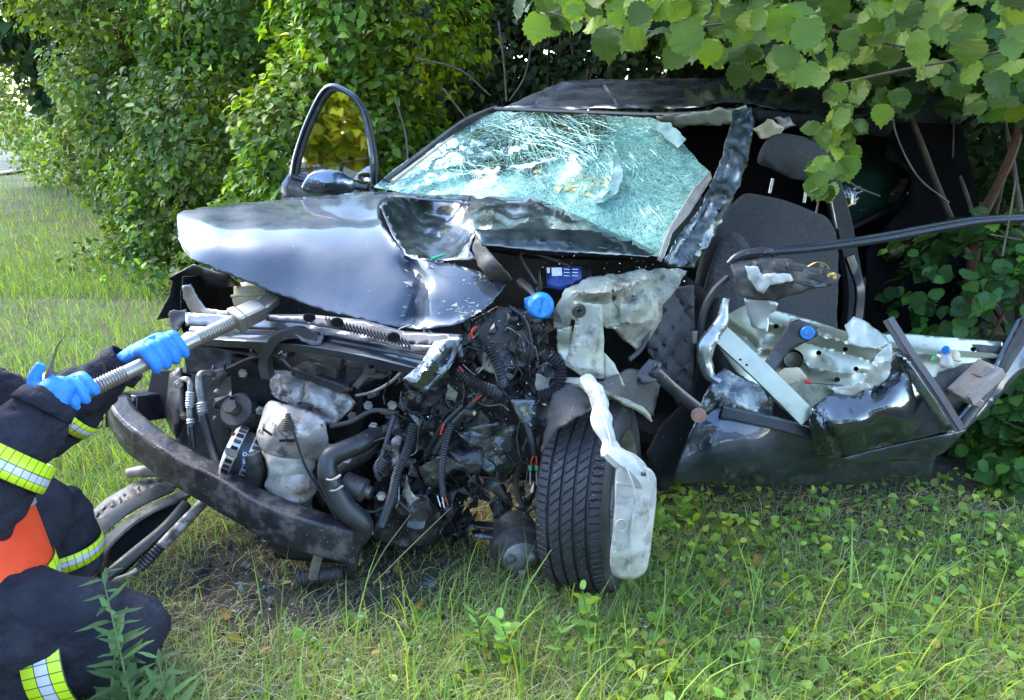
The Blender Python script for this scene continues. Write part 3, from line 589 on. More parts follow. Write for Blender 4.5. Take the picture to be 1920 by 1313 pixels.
# low weeds among the grass: clover-like litter of small leaves (uncountable) and individual broad-leaved weeds
u = sampler_screen(1150, 2050, 900, 1500, None)(3600)
gcw = foliage(thing('low_weeds', (1, 1.8, 0), 'low small-leaved weeds covering the verge right of the wheel', 'weeds'), u + np.c_[0 * u[:, :2], RNG.uniform(.01, .06, len(u))], unit(RNG.normal(0, .35, u.shape) + [0, -.15, 1]), unit(RNG.normal(0, 1, u.shape) * [1, 1, .2]), RNG.uniform(.012, .04, len(u)), (.16, .23, .04), 'small')
bpy.data.objects['low_weeds']['kind'] = 'stuff'
def weed(x, y, n, size, h, tpl, base, name, label, cat, group, stem=False, yellow=.15):
    t = thing(name, (x, y, ground_h(x, y)), label, cat, group); z0 = ground_h(x, y); P = []; NN = []; TT = []; S = []
    lean = RNG.normal(0, .12, 2)
    if stem:
        b = MB(); top = Vector((x + lean[0] * h, y + lean[1] * h, z0 + h)); b.tube([Vector((x, y, z0 - .01)), Vector((x + lean[0] * h * .3, y + lean[1] * h * .3, z0 + h * .5)), top], [.003, .0025, .0012], stem_m, n=5); b.build('stem', t)
    for i in range(n):
        a = i * 2.4 + RNG.normal(0, .2); q = (i + .5) / n; up = .35 + .5 * RNG.random()
        if stem: P.append((x + lean[0] * h * q, y + lean[1] * h * q, z0 + h * (.12 + .88 * q))); s = size * (1.15 - .6 * q)
        else: P.append((x, y, z0 + .01)); s = size
        dd = np.array([math.cos(a), math.sin(a), up if not stem else .45]); TT.append(dd); NN.append(np.array([-math.cos(a) * up, -math.sin(a) * up, 1])); S.append(s * RNG.uniform(.75, 1.2))
    P, NN, TT, S = map(np.array, (P, NN, TT, S)); x_, y_, z_ = bases(unit(NN), unit(TT))
    for i in range(n):
        o = bpy.data.objects.new('leaf', single_leaf(tpl, int(RNG.integers(0, 4)) if RNG.random() > yellow else 4, tuple(base))); C.objects.link(o); o.parent = t
        M = Matrix((tuple(x_[i] * S[i]) + (0,), tuple(y_[i] * S[i]) + (0,), tuple(z_[i] * S[i]) + (0,), (0, 0, 0, 1))).transposed(); M.translation = Vector(P[i]) - WL[t.name]; o.matrix_local = M
    return t
stem_m = pm('green_stem', (.09, .15, .04), rough=.5)
for i in range(46):
    px, py = RNG.uniform(1180, 1950), RNG.uniform(940, 1330); g = G(px, py)
    weed(g.x, g.y, int(RNG.integers(4, 8)), RNG.uniform(.04, .075), .0, 'oval', (.13, .23, .045), 'broad_leaved_weed', 'small broad-leaved weed rosette in the trampled grass right of the wheel', 'weed', 'broad-leaved weeds in the grass right of the wheel')
for i in range(16):
    px, py = RNG.uniform(560, 1000), RNG.uniform(1180, 1330); g = G(px, py)
    weed(g.x, g.y, int(RNG.integers(5, 9)), RNG.uniform(.035, .06), .0, 'oval', (.13, .23, .045), 'broad_leaved_weed', 'small broad-leaved weed rosette in the front grass below the wheel', 'weed', 'broad-leaved weeds in the front grass')
for i, (px, py, h) in enumerate([(1105, 1240, .2), (1060, 1270, .14), (960, 1270, .17), (905, 1240, .14), (1270, 990, .13), (1320, 980, .12), (1230, 1000, .1), (1960, 1240, .2)]):
    g = G(px, py); weed(g.x, g.y, 12, .062, h, 'lance' if i % 2 else 'oval', (.14, .25, .05), 'leafy_weed', 'upright leafy weed sprout growing by the wheel and front grass', 'weed', 'upright leafy sprouts near the wheel', stem=True)
# tall slim-leaved weed in front of the kneeling person's knee
for i, (px, py, h, lab) in enumerate([(262, 1395, .40, 'tallest slim-leaved weed standing in front of the dark knee'), (215, 1380, .28, 'shorter slim-leaved weed leaning left in front of the dark knee'), (330, 1400, .22, 'low slim-leaved weed right of the tallest one by the knee')]):
    g = G(px, py); weed(g.x, g.y, 30 - 6 * i, .085, h, 'lance', (.10, .17, .06), 'slim_leaved_weed', lab, 'weed', None, stem=True, yellow=.05)
# ------------------------------------------------------------------ the wrecked car
from mathutils.bvhtree import BVHTree
paint_pil = pm('torn_pillar_metal', (.02, .03, .036), (.10, .12, .13), scale=22, rough=.3, rough2=.5, metal=.6, coat=.8, cior=1.6, bump=.4, bscale=26, speck=.1, dirt=(.36, .38, .37), dscale=17, dlo=.58, dhi=.66)
glass_dk = pm('dark_green_rear_glass', (.01, .028, .022), rough=.06, coat=1)
lamin = pm('milky_laminate', (.3, .42, .39), (.22, .33, .3), scale=40, rough=.25, bump=.4, bscale=90)
paint_scr2 = pm('dusty_dark_car_paint', (.012, .02, .026), (.035, .044, .048), scale=14, rough=.26, rough2=.4, metal=.45, coat=.9, cior=1.6, bump=.06, bscale=50, speck=.03, dirt=(.09, .10, .10), dscale=13, dlo=.56, dhi=.72)
rusty2 = pm('dusty_folded_metal', (.05, .045, .04), (.10, .09, .078), scale=22, rough=.5, rough2=.7, metal=.3, bump=.4, bscale=50, speck=.06)
chipm = pm('chipped_pale_primer', (.36, .38, .34), (.2, .22, .2), scale=60, rough=.6)
shield2 = pm('stained_manifold_shield', (.46, .45, .42), (.36, .34, .31), scale=16, rough=.45, rough2=.65, metal=.4, bump=.5, bscale=30, dirt=(.16, .11, .07), dscale=9, dlo=.5, dhi=.62)
rusty3 = pm('greasy_casing', (.12, .11, .11), (.07, .065, .062), scale=24, rough=.4, rough2=.6, metal=.5, bump=.3, speck=.05)
voidm2 = pm('glass_strewn_black_plastic', (.012, .012, .014), (.02, .02, .023), scale=20, rough=.38, bump=.3, bscale=60, speck=.14)
alt_m2 = pm('muddy_alloy', (.35, .36, .36), (.2, .2, .2), scale=26, rough=.35, rough2=.6, metal=.6, bump=.2, dirt=(.08, .07, .06), dscale=16, dlo=.52, dhi=.64)
paint_wet = pm('dark_polished_paint', (.02, .03, .036), (.03, .04, .05), rough=.2, rough2=.3, metal=.7, bump=.05, coat=1, cior=1.8, speck=.01)
cream2 = pm('torn_pale_primer', (.46, .46, .41), (.33, .35, .30), scale=16, rough=.35, metal=.15, coat=.3, dirt=(.2, .17, .12), dscale=14, dlo=.58, dhi=.7)
alt_sk = pm('bright_scraped_metal', (.3, .32, .34), (.2, .22, .24), scale=12, rough=.2, metal=.8, coat=.4)
zinc = pm('zinc_plate_metal', (.42, .45, .46), (.33, .36, .37), scale=18, rough=.3, metal=.6)
zinc2 = pm('crushed_edge_metal', (.2, .24, .25), (.35, .37, .36), scale=24, rough=.25, metal=.7, coat=.6, bump=.4, speck=.08)
mirror_p = pm('mirror_shell_paint', (.12, .15, .2), rough=.22, metal=.8, coat=1, cior=1.8)
beam_m = pm('muddy_black_steel_beam', (.018, .018, .023), (.034, .033, .04), scale=16, rough=.36, rough2=.55, metal=.35, coat=.3, bump=.6, bscale=34, speck=.05, dirt=(.085, .075, .065), dscale=16, dlo=.52, dhi=.62)
glass_m = glassy('door_window_glass', (.12, .2, .14), refl=.42)
car = thing('wrecked_car', (.6, 3.1, 0), 'dark green wrecked car with crumpled bonnet and shattered windscreen under the hazel boughs', 'car')
ALN = Vector((.59, .81, 0)); ACR = Vector((.81, -.59, 0)); UP = Vector((0, 0, 1))   # towards the tail, towards the driver's side
def B(fn, name, parent=car, **k):
    mb = MB(); fn(mb); return mb.build(name, parent, **k)
def bvh_of(o):
    me = o.data; off = WL.get(o.name, Vector()); return BVHTree.FromPolygons([v.co + off for v in me.vertices], [tuple(p.vertices) for p in me.polygons])
EYE = Vector((0, 0, CAM_H))
def onto(b, px, py, lift=.002):
    d = (W(px, py, 1) - EYE).normalized(); h = b.ray_cast(EYE, d)
    return None if h[0] is None else h[0] - d * lift

# --- shell: roof, pillars, dark inside, rear
def f(m):
    m.sheet([(925, 207, 3.65), (1000, 168, 3.95), (1050, 148, 4.15), (1200, 140, 4.25), (1400, 140, 4.2), (1560, 150, 4.1), (1760, 175, 4.1), (1640, 225, 3.55), (1500, 215, 3.15), (1415, 205, 2.92), (1380, 198, 2.96), (1250, 212, 3.15), (1080, 212, 3.42)],
            [(1200, 175, 3.7), (1350, 175, 3.45), (1060, 180, 3.85), (1500, 180, 3.5)], paint, step=12, crumple=((.012, 3),), creases=[([(1010, 175), (1180, 165), (1420, 168)], -.03, 9)])
B(f, 'roof', solid=.003, smo=8)
def f(m):
    m.sheet([(1415, 205, 2.95), (1500, 215, 3.15), (1640, 225, 3.55), (1760, 175, 4.1), (1800, 235, 4.1), (1700, 262, 3.9), (1600, 250, 3.5), (1500, 240, 3.2), (1420, 228, 2.97)], [], voidm, step=14)
B(f, 'roof_side_rail', solid=.01)
def f(m): m.tube(L((928, 205, 3.66), (1080, 211, 3.45), (1250, 216, 3.18), (1372, 208, 2.97)), .011, blackpl, n=8)
B(f, 'windscreen_top_seal')
def f(m):   # torn pale headliner edge
    m.sheet([(1232, 219, 3.15), (1300, 213, 3.05), (1400, 198, 2.92), (1408, 215, 2.92), (1380, 232, 2.97), (1300, 238, 3.1), (1236, 232, 3.18)], [], cream, step=7, crumple=((.012, 22),), ragged=1.2)
B(f, 'roof_header', solid=.003)
def f(m): m.tube(L((725, 345, 3.1), (800, 285, 3.3), (870, 232, 3.5), (930, 205, 3.68)), [.02, .018, .016, .014], blackpl_d, n=8, flat=1.3); m.tube(L((735, 342, 3.0), (790, 300, 3.15), (850, 255, 3.33)), [.012, .008, .004], beige_lt, n=6)
B(f, 'a_pillar')
def f(m):   # crushed pillar at the driver's side
    m.sheet([(1375, 205, 2.9), (1412, 200, 2.88), (1414, 235, 2.85), (1402, 300, 2.74), (1385, 350, 2.62), (1360, 405, 2.52), (1330, 455, 2.42), (1300, 505, 2.36), (1262, 500, 2.34), (1245, 490, 2.33), (1275, 440, 2.4), (1310, 395, 2.5), (1335, 340, 2.6), (1355, 290, 2.7), (1368, 240, 2.8)],
            [(1375, 300, 2.66), (1340, 385, 2.48)], paint_pil, step=6, crumple=((.012, 9), (.004, 26)), ragged=1.2, facet=.004, seed=3, creases=[([(1400, 210), (1392, 300), (1345, 400), (1290, 495)], -.02, 5), ([(1380, 215), (1365, 300), (1320, 400), (1262, 485)], .02, 4)])
pil = B(f, 'a_pillar', solid=.004); pil['label'] = 'crumpled driver side pillar with torn paint'
def f(m):
    m.sheet([(1330, 322, 2.6), (1334, 335, 2.6), (1290, 405, 2.45), (1258, 440, 2.36), (1240, 492, 2.3), (1232, 488, 2.3), (1252, 432, 2.37), (1300, 355, 2.52)], [], beige_pl, step=8, crumple=((.006, 10),))
B(f, 'pillar_trim', solid=.004)
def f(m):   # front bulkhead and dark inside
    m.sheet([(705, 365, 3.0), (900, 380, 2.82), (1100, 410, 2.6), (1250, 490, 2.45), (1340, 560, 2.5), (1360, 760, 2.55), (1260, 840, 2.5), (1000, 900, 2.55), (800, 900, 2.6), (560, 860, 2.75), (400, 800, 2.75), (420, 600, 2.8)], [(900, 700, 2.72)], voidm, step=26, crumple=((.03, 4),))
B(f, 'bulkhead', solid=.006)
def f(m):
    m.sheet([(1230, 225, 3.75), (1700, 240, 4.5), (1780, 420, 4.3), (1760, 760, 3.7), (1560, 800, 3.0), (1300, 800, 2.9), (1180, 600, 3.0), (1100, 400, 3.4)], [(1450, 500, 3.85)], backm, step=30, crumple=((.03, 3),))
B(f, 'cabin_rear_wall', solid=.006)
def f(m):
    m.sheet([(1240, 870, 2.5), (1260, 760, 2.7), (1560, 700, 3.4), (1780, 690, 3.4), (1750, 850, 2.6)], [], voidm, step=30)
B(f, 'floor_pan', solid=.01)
B(lambda m: (m.box(Vector((.05, 2.65, .27)), Vector((1.7, 4.9, .27)), 1.3, .04, voidm), m.jitter(.01, 3)), 'underbody')
def f(m):   # dashboard seen dark through the glass
    m.sheet([(720, 350, 3.25), (1000, 330, 3.1), (1240, 330, 3.0), (1320, 370, 2.85), (1290, 480, 2.55), (1000, 420, 2.75)], [], blackpl, step=30, crumple=((.02, 5),))
B(f, 'dashboard', solid=.006)
def f(m): m.tube([W(1140, 372, 3.1) + (ACR * math.cos(k * .3142) + (UP * .9 - ALN * .42) * math.sin(k * .3142)) * .17 for k in range(21)], .014, blackpl, n=8)
B(f, 'steering_wheel')
def f(m): m.sweep(L((1530, 250, 3.42), (1560, 350, 3.4), (1585, 450, 3.4), (1600, 560, 3.38), (1580, 700, 3.3)), [(-.035, -.03), (.035, -.03), (.035, .03), (-.035, .03)], blackpl, up=(0, 1, 0)); m.tube(L((1548, 330, 3.35), (1568, 430, 3.33)), .008, steel, n=6)
B(f, 'door_pillar', bevel=.006)
def f(m): m.sweep(L((1592, 480, 3.28), (1612, 540, 3.26), (1608, 600, 3.24)), [(-.02, -.012), (.02, -.012), (.02, .012), (-.02, .012)], paint, up=(0, 1, 0))
B(f, 'door_pillar', bevel=.004)
def f(m):  # seat belt buckle block and its white sticker
    m.sheet([(1550, 535, 3.2), (1570, 537, 3.2), (1565, 603, 3.2), (1541, 600, 3.2)], [], white_lb, step=16, crumple=())
    m.box(W(1560, 470, 3.26), W(1553, 545, 3.24), .04, .03, blackpl, up=(0, 1, 0))
B(f, 'belt_anchor')
def f(m):
    m.sheet([(1560, 240, 4.05), (1660, 240, 4.2), (1705, 330, 4.1), (1690, 370, 4.1), (1600, 420, 3.9), (1578, 380, 3.85)], [], glass_dk, step=24, crumple=())
    m.tube(L((1560, 238, 4.04), (1655, 238, 4.19), (1708, 330, 4.09), (1695, 375, 4.08), (1590, 432, 3.88)), .012, blackpl, n=6)
B(f, 'rear_window', solid=.004)
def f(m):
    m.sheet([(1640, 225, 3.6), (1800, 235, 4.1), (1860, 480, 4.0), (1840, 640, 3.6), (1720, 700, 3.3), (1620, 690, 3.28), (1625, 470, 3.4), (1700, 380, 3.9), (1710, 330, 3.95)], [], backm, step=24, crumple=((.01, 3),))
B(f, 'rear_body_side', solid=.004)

# --- driver's seat
seat = B(lambda m: m.sheet([(1385, 372, 3.0), (1430, 370, 2.98), (1510, 392, 2.98), (1550, 412, 3.0), (1562, 470, 3.02), (1560, 600, 2.98), (1540, 700, 2.9), (1330, 700, 2.8), (1300, 560, 2.82), (1330, 440, 2.9)], [(1440, 500, 2.86), (1400, 600, 2.8), (1480, 620, 2.82), (1450, 420, 2.92)], seat_m, step=18, crumple=((.006, 5),), smooth=3), 'seat', solid=.07, subdiv=1)
B(lambda m: m.sheet([(1360, 440, 2.82), (1405, 462, 2.8), (1400, 560, 2.76), (1370, 680, 2.7), (1310, 690, 2.72), (1315, 560, 2.76)], [], seat_s, step=18, crumple=((.004, 5),), smooth=3), 'seat_centre', seat, solid=.012)
B(lambda m: m.tube(L((1440, 255, 3.0), (1490, 275, 2.99), (1545, 310, 3.0), (1556, 345, 3.0)), [.01, .02, .02, .01], seat_m, n=12), 'headrest_edge', seat)
B(lambda m: m.sheet([(1432, 268, 2.99), (1458, 255, 3.0), (1510, 268, 3.0), (1545, 290, 3.0), (1556, 320, 3.0), (1542, 342, 3.0), (1490, 332, 2.98), (1440, 315, 2.96), (1422, 300, 2.96)], [(1490, 300, 2.94)], seat_m, step=14, crumple=(), smooth=3), 'headrest', seat, solid=.075, subdiv=1)
for a, b in (((1449, 335, 2.97), (1443, 362, 2.97)), ((1512, 350, 2.99), (1508, 380, 2.99))): B(lambda m: m.tube(L(a, b), .006, alt_m, n=8), 'headrest_post', seat)
B(lambda m: m.sheet([(1410, 245, 2.95), (1440, 225, 2.95), (1470, 240, 2.97), (1452, 262, 2.98), (1424, 262, 2.97)], [], beige_lt, step=8, crumple=((.012, 20),), ragged=1), 'belt_guide', solid=.006)
B(lambda m: m.sheet([(1450, 222, 2.98), (1480, 220, 3.0), (1490, 236, 3.0), (1465, 243, 3.0)], [], alu, step=6, crumple=((.02, 30),), ragged=1), 'torn_roof_bracket', solid=.004)

# --- windscreen: laminated glass, crazed all over
def glass_mat():
    m = bpy.data.materials.new('crazed_windscreen_glass'); m.use_nodes = True; n = m.node_tree; n.nodes.clear(); Lk = n.links.new
    N = lambda t, **k: n.nodes.new('ShaderNode' + t)
    o = N('OutputMaterial'); tc = N('TexCoord'); at = N('Attribute'); at.attribute_name = 'dens'
    nn = N('TexNoise'); nn.inputs['Scale'].default_value = 7; nn.inputs['Detail'].default_value = 3; Lk(tc.outputs['Object'], nn.inputs['Vector'])
    vm = N('VectorMath'); vm.operation = 'MULTIPLY_ADD'; Lk(nn.outputs['Color'], vm.inputs[0]); vm.inputs[1].default_value = (.06, .06, .06); Lk(tc.outputs['Object'], vm.inputs[2])
    masks = []
    for sc, w0, w1, pw in ((24, .0, .05, 1), (60, -.03, .13, 1), (150, -.12, .24, 1)):
        v = N('TexVoronoi'); v.feature = 'DISTANCE_TO_EDGE'; v.inputs['Scale'].default_value = sc; Lk(vm.outputs[0], v.inputs['Vector'])
        w = N('MapRange'); Lk(at.outputs['Fac'], w.inputs[0]); w.inputs[3].default_value = w0 + .012; w.inputs[4].default_value = w1; w.clamp = False
        s = N('Math'); s.operation = 'DIVIDE'; Lk(v.outputs['Distance'], s.inputs[0]); Lk(w.outputs[0], s.inputs[1])
        i = N('MapRange'); Lk(s.outputs[0], i.inputs[0]); i.inputs[1].default_value = .4; i.inputs[2].default_value = 1.2; i.inputs[3].default_value = 1; i.inputs[4].default_value = 0
        g = N('Math'); g.operation = 'GREATER_THAN'; Lk(w.outputs[0], g.inputs[0]); g.inputs[1].default_value = .002
        q = N('Math'); q.operation = 'MULTIPLY'; Lk(i.outputs[0], q.inputs[0]); Lk(g.outputs[0], q.inputs[1]); masks.append(q)
    a = masks[0]
    for b in masks[1:]:
        x = N('Math'); x.operation = 'MAXIMUM'; Lk(a.outputs[0], x.inputs[0]); Lk(b.outputs[0], x.inputs[1]); a = x
    # fine white dust film, heavier where the crazing is dense
    n2 = N('TexNoise'); n2.inputs['Scale'].default_value = 30; n2.inputs['Detail'].default_value = 6; Lk(tc.outputs['Object'], n2.inputs['Vector'])
    d2 = N('Math'); d2.operation = 'MULTIPLY'; Lk(n2.outputs[0], d2.inputs[0]); Lk(at.outputs['Fac'], d2.inputs[1])
    d3 = N('MapRange'); Lk(d2.outputs[0], d3.inputs[0]); d3.inputs[1].default_value = .26; d3.inputs[2].default_value = .66; d3.inputs[4].default_value = .7
    mx = N('Math'); mx.operation = 'MAXIMUM'; Lk(a.outputs[0], mx.inputs[0]); Lk(d3.outputs[0], mx.inputs[1])
    tr = N('BsdfTransparent'); tr.inputs[0].default_value = (.55, .78, .7, 1); gl = N('BsdfGlossy'); gl.inputs['Roughness'].default_value = .06; fr = N('Fresnel'); fr.inputs[0].default_value = 1.15
    c0 = N('MixShader'); Lk(fr.outputs[0], c0.inputs[0]); Lk(tr.outputs[0], c0.inputs[1]); Lk(gl.outputs[0], c0.inputs[2])
    pr = N('BsdfPrincipled'); pr.inputs['Roughness'].default_value = .55; pr.inputs['Specular IOR Level'].default_value = .2; rc = N('ValToRGB'); rc.color_ramp.elements[0].color = (.11, .32, .27, 1); rc.color_ramp.elements[1].color = (.33, .57, .5, 1); rc.color_ramp.elements[0].position = .3; rc.color_ramp.elements[1].position = .7
    n3 = N('TexNoise'); n3.inputs['Scale'].default_value = 55; Lk(tc.outputs['Object'], n3.inputs['Vector']); Lk(n3.outputs[0], rc.inputs[0]); Lk(rc.outputs[0], pr.inputs['Base Color'])
    tl = N('BsdfTranslucent'); tl.inputs[0].default_value = (.2, .4, .35, 1); c1 = N('MixShader'); c1.inputs[0].default_value = .3; Lk(pr.outputs[0], c1.inputs[1]); Lk(tl.outputs[0], c1.inputs[2])
    bp = N('Bump'); bp.inputs['Strength'].default_value = .6; bp.inputs['Distance'].default_value = .003; Lk(mx.outputs[0], bp.inputs['Height']); Lk(bp.outputs[0], pr.inputs['Normal'])
    ou = N('MixShader'); Lk(mx.outputs[0], ou.inputs[0]); Lk(c0.outputs[0], ou.inputs[1]); Lk(c1.outputs[0], ou.inputs[2]); Lk(ou.outputs[0], o.inputs[0]); return m
glassw = glass_mat()
def f(m):
    m.sheet([(700, 352, 3.08), (745, 314, 3.2), (800, 275, 3.33), (860, 236, 3.5), (932, 208, 3.64), (1080, 214, 3.42), (1180, 219, 3.26), (1228, 224, 3.12), (1270, 258, 2.98), (1298, 290, 2.86), (1328, 322, 2.72), (1300, 375, 2.58), (1262, 432, 2.44), (1246, 484, 2.38), (1180, 470, 2.42), (1050, 420, 2.55), (900, 385, 2.75), (800, 370, 2.9)],
            [(950, 320, 2.93), (1100, 300, 2.78), (1200, 290, 2.86), (1020, 250, 3.2), (880, 300, 3.12), (1180, 380, 2.6), (1060, 370, 2.7)], glassw, step=8, crumple=((.008, 9), (.004, 24)), ragged=.6,
            creases=[([(770, 355), (880, 325), (1000, 312), (1090, 285), (1170, 240), (1235, 228)], -.05, 9), ([(1150, 290), (1165, 340), (1120, 375)], -.05, 7), ([(860, 250), (1000, 238), (1100, 262)], .02, 10)])
ws = B(f, 'windscreen', solid=0)
ws.data.materials[0] = glassw
K = [(700, 355, .6), (760, 310, .55), (860, 250, .5), (930, 215, .6), (850, 300, .22), (800, 310, .35), (900, 280, .15), (950, 270, .1), (1050, 240, .15), (1000, 290, .12), (930, 300, .1), (1120, 260, .2), (1080, 275, .12), (1180, 225, .6), (1250, 260, .85), (1220, 330, .8), (1290, 330, .9), (1240, 420, .9), (1100, 400, 1.05), (950, 350, 1.0), (850, 345, .85), (1050, 330, .9), (1240, 470, 1.1), (1150, 330, .85), (760, 350, .9)]
kx = np.array(K); av = []
for v in ws.data.vertices:
    u = PX(v.co + WL['windscreen']); w_ = 1 / (((kx[:, 0] - u[0]) ** 2 + (kx[:, 1] - u[1]) ** 2) ** 1.6 + 50); av.append(float((w_ * kx[:, 2]).sum() / w_.sum()))
at = ws.data.attributes.new('dens', 'FLOAT', 'POINT'); at.data.foreach_set('value', av)
crackm = pm('bright_crack_edges', (.34, .58, .52), (.2, .42, .36), scale=40, rough=.25)
def f(m):
    b = bvh_of(ws)
    def line(x, y, a, ln, wob, wd):
        pts = []; k = int(ln / 7)
        for i in range(k):
            p = onto(b, x, y, .0025)
            if p is None: break
            pts.append(p); a += RNG.normal(0, wob); x += 7 * math.cos(a); y += 7 * math.sin(a)
        if len(pts) < 3: return
        n_ = len(pts); vs = []; base = pts[0]
        for i, p in enumerate(pts):
            t = (pts[min(i + 1, n_ - 1)] - pts[max(i - 1, 0)]); s = t.cross(EYE - p).normalized() * wd * (1 - .8 * i / n_)
            vs += [p - s, p + s]
        m.add(vs, [(2 * i, 2 * i + 1, 2 * i + 3, 2 * i + 2) for i in range(n_ - 1)], crackm)
    for cx, cy, n_, l0, l1 in ((1120, 300, 60, 60, 330), (970, 235, 46, 60, 220), (1180, 360, 70, 60, 260), (860, 300, 26, 50, 160), (1040, 265, 30, 40, 160)):
        for i in range(n_):
            r0 = RNG.uniform(3, 25); a = RNG.uniform(0, 6.283); line(cx + r0 * math.cos(a), cy + r0 * math.sin(a), a, RNG.uniform(l0, l1), .13, RNG.uniform(.0005, .0011))
    for i in range(70):   # long fibres sweeping from the left lower corner and up the left side
        line(710 + RNG.uniform(0, 60), 350 - RNG.uniform(-5, 50), -.55 + RNG.normal(0, .22), RNG.uniform(100, 380), .11, RNG.uniform(.0005, .001))
    for i in range(620):
        line(RNG.uniform(720, 1320), RNG.uniform(210, 475), RNG.uniform(0, 6.283), RNG.uniform(20, 90), .3, RNG.uniform(.0004, .0009))
    for i in range(60): line(1235 - RNG.uniform(0, 60), 232 + RNG.uniform(0, 30), math.pi - .45 + RNG.normal(0, .1), RNG.uniform(80, 300), .1, RNG.uniform(.0004, .0009))
B(f, 'crack_lines', ws, smooth=False)['kind'] = 'stuff'
yellow_refl = pm('yellow_reflection', (.30, .27, .07), (.36, .36, .2), scale=30, rough=.8, bump=.5)  # reflection of yellow foliage, painted as small flecks on the windscreen
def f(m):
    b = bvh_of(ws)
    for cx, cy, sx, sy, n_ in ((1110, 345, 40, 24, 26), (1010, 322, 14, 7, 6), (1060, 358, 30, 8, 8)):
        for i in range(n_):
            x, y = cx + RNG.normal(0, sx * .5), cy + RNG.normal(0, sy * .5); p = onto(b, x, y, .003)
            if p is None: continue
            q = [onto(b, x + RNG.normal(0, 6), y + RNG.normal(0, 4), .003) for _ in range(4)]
            if all(q): m.add(q, [(0, 1, 2), (0, 2, 3)], yellow_refl)
B(f, 'yellow_reflection_flecks', ws)['kind'] = 'stuff'
def f(m): # pale fold of torn laminate
    m.sheet([(1150, 292, 2.66), (1162, 300, 2.66), (1168, 330, 2.62), (1158, 358, 2.6), (1130, 380, 2.58), (1105, 385, 2.58), (1128, 366, 2.6), (1148, 335, 2.63)], [], lamin, step=6, crumple=((.01, 20),), ragged=1)
B(f, 'laminate_fold', ws)
def f(m):
    m.sheet([(1225, 222, 3.02), (1262, 236, 2.96), (1285, 262, 2.88), (1270, 276, 2.88), (1250, 262, 2.92), (1228, 240, 2.98)], [], lamin, step=7, crumple=((.008, 20),), ragged=1)
B(f, 'laminate_fold', ws)

# --- bonnet
def f(m):
    m.sheet([(328, 402, 2.38), (345, 392, 2.5), (430, 381, 2.68), (560, 368, 2.86), (700, 357, 3.04), (860, 366, 2.78), (1000, 372, 2.62), (1040, 385, 2.5), (900, 388, 2.6), (735, 372, 2.62), (715, 384, 2.42), (716, 410, 2.33), (740, 450, 2.2), (762, 478, 2.12), (800, 487, 2.08), (850, 492, 2.06), (905, 508, 2.02), (955, 532, 2.0), (920, 575, 1.93), (862, 612, 1.88), (800, 622, 1.9), (745, 618, 1.93), (620, 590, 2.0), (500, 548, 2.08), (420, 515, 2.13), (350, 485, 2.18), (332, 450, 2.25)],
            [(372, 425, 2.24), (400, 419, 2.26), (480, 407, 2.31), (560, 397, 2.36), (640, 389, 2.4), (500, 390, 2.56), (640, 374, 2.72), (560, 430, 2.24), (460, 440, 2.21), (560, 480, 2.15), (650, 440, 2.24), (650, 520, 2.07), (700, 480, 2.14), (700, 560, 2.0), (750, 540, 2.03), (560, 530, 2.09), (820, 540, 1.97), (880, 540, 1.96), (800, 590, 1.92)],
            paint, step=9, crumple=((.0012, 5),), creases=[([(368, 428), (345, 480)], .012, 10), ([(765, 490), (790, 530), (778, 590)], .075, 13), ([(800, 500), (806, 560)], -.03, 8), ([(716, 384), (722, 420), (765, 482), (800, 490)], -.028, 6), ([(760, 600), (850, 596)], .02, 6)], seed=5, smooth_fit=.03)
hood = B(f, 'bonnet', solid=.003, sharp=60, smo=4)
def f(m):   # dished rear half behind the fold
    m.sheet([(713, 388, 2.5), (735, 371, 2.62), (860, 366, 2.76), (1000, 372, 2.62), (1045, 392, 2.55), (1100, 412, 2.48), (1180, 448, 2.4), (1232, 472, 2.34), (1150, 468, 2.2), (1040, 458, 2.13), (950, 448, 2.1), (890, 440, 2.1), (880, 470, 2.1), (900, 492, 2.08), (800, 492, 2.13), (762, 482, 2.2), (735, 440, 2.36)],
            [(800, 420, 2.6), (850, 400, 2.68), (820, 455, 2.45), (870, 430, 2.45), (950, 410, 2.44), (1040, 425, 2.32), (1110, 440, 2.3)], paint_scr2, step=8, crumple=((.012, 7), (.005, 18)), creases=[([(850, 425), (940, 400), (1010, 385)], -.02, 9), ([(1035, 385), (1060, 420), (1150, 440)], .025, 8), ([(930, 440), (1000, 410), (1060, 405)], -.02, 8)], seed=8, facet=.004)
B(f, 'bonnet_dent', solid=.003, sharp=50)
def f(m):   # folded rear edge, like a beam
    m.sheet([(888, 432, 2.06), (1000, 430, 2.14), (1130, 434, 2.26), (1180, 450, 2.32), (1232, 474, 2.32), (1215, 482, 2.25), (1120, 476, 2.14), (1000, 470, 2.06), (905, 460, 2.0)], [], paint_scr2, step=8, crumple=((.005, 10),), creases=[([(900, 446), (1180, 462)], -.02, 6)], ragged=.5)
    m.sheet([(905, 460, 2.02), (1000, 470, 2.08), (1120, 476, 2.16), (1215, 482, 2.27), (1180, 488, 2.4), (1000, 484, 2.3), (910, 470, 2.2)], [], voidm, step=12)
B(f, 'bonnet_edge', solid=.004)
def f(m):   # curled tongue of the bonnet underside
    m.sheet([(892, 440, 2.03), (905, 458, 2.0), (922, 478, 1.98), (945, 505, 1.96), (960, 524, 1.98), (935, 532, 2.02), (915, 525, 2.0), (898, 498, 2.0), (886, 465, 2.04)], [(915, 495, 1.95)], rusty2, step=6, crumple=((.008, 14),), ragged=.6)
B(f, 'bonnet_tongue', solid=.004)
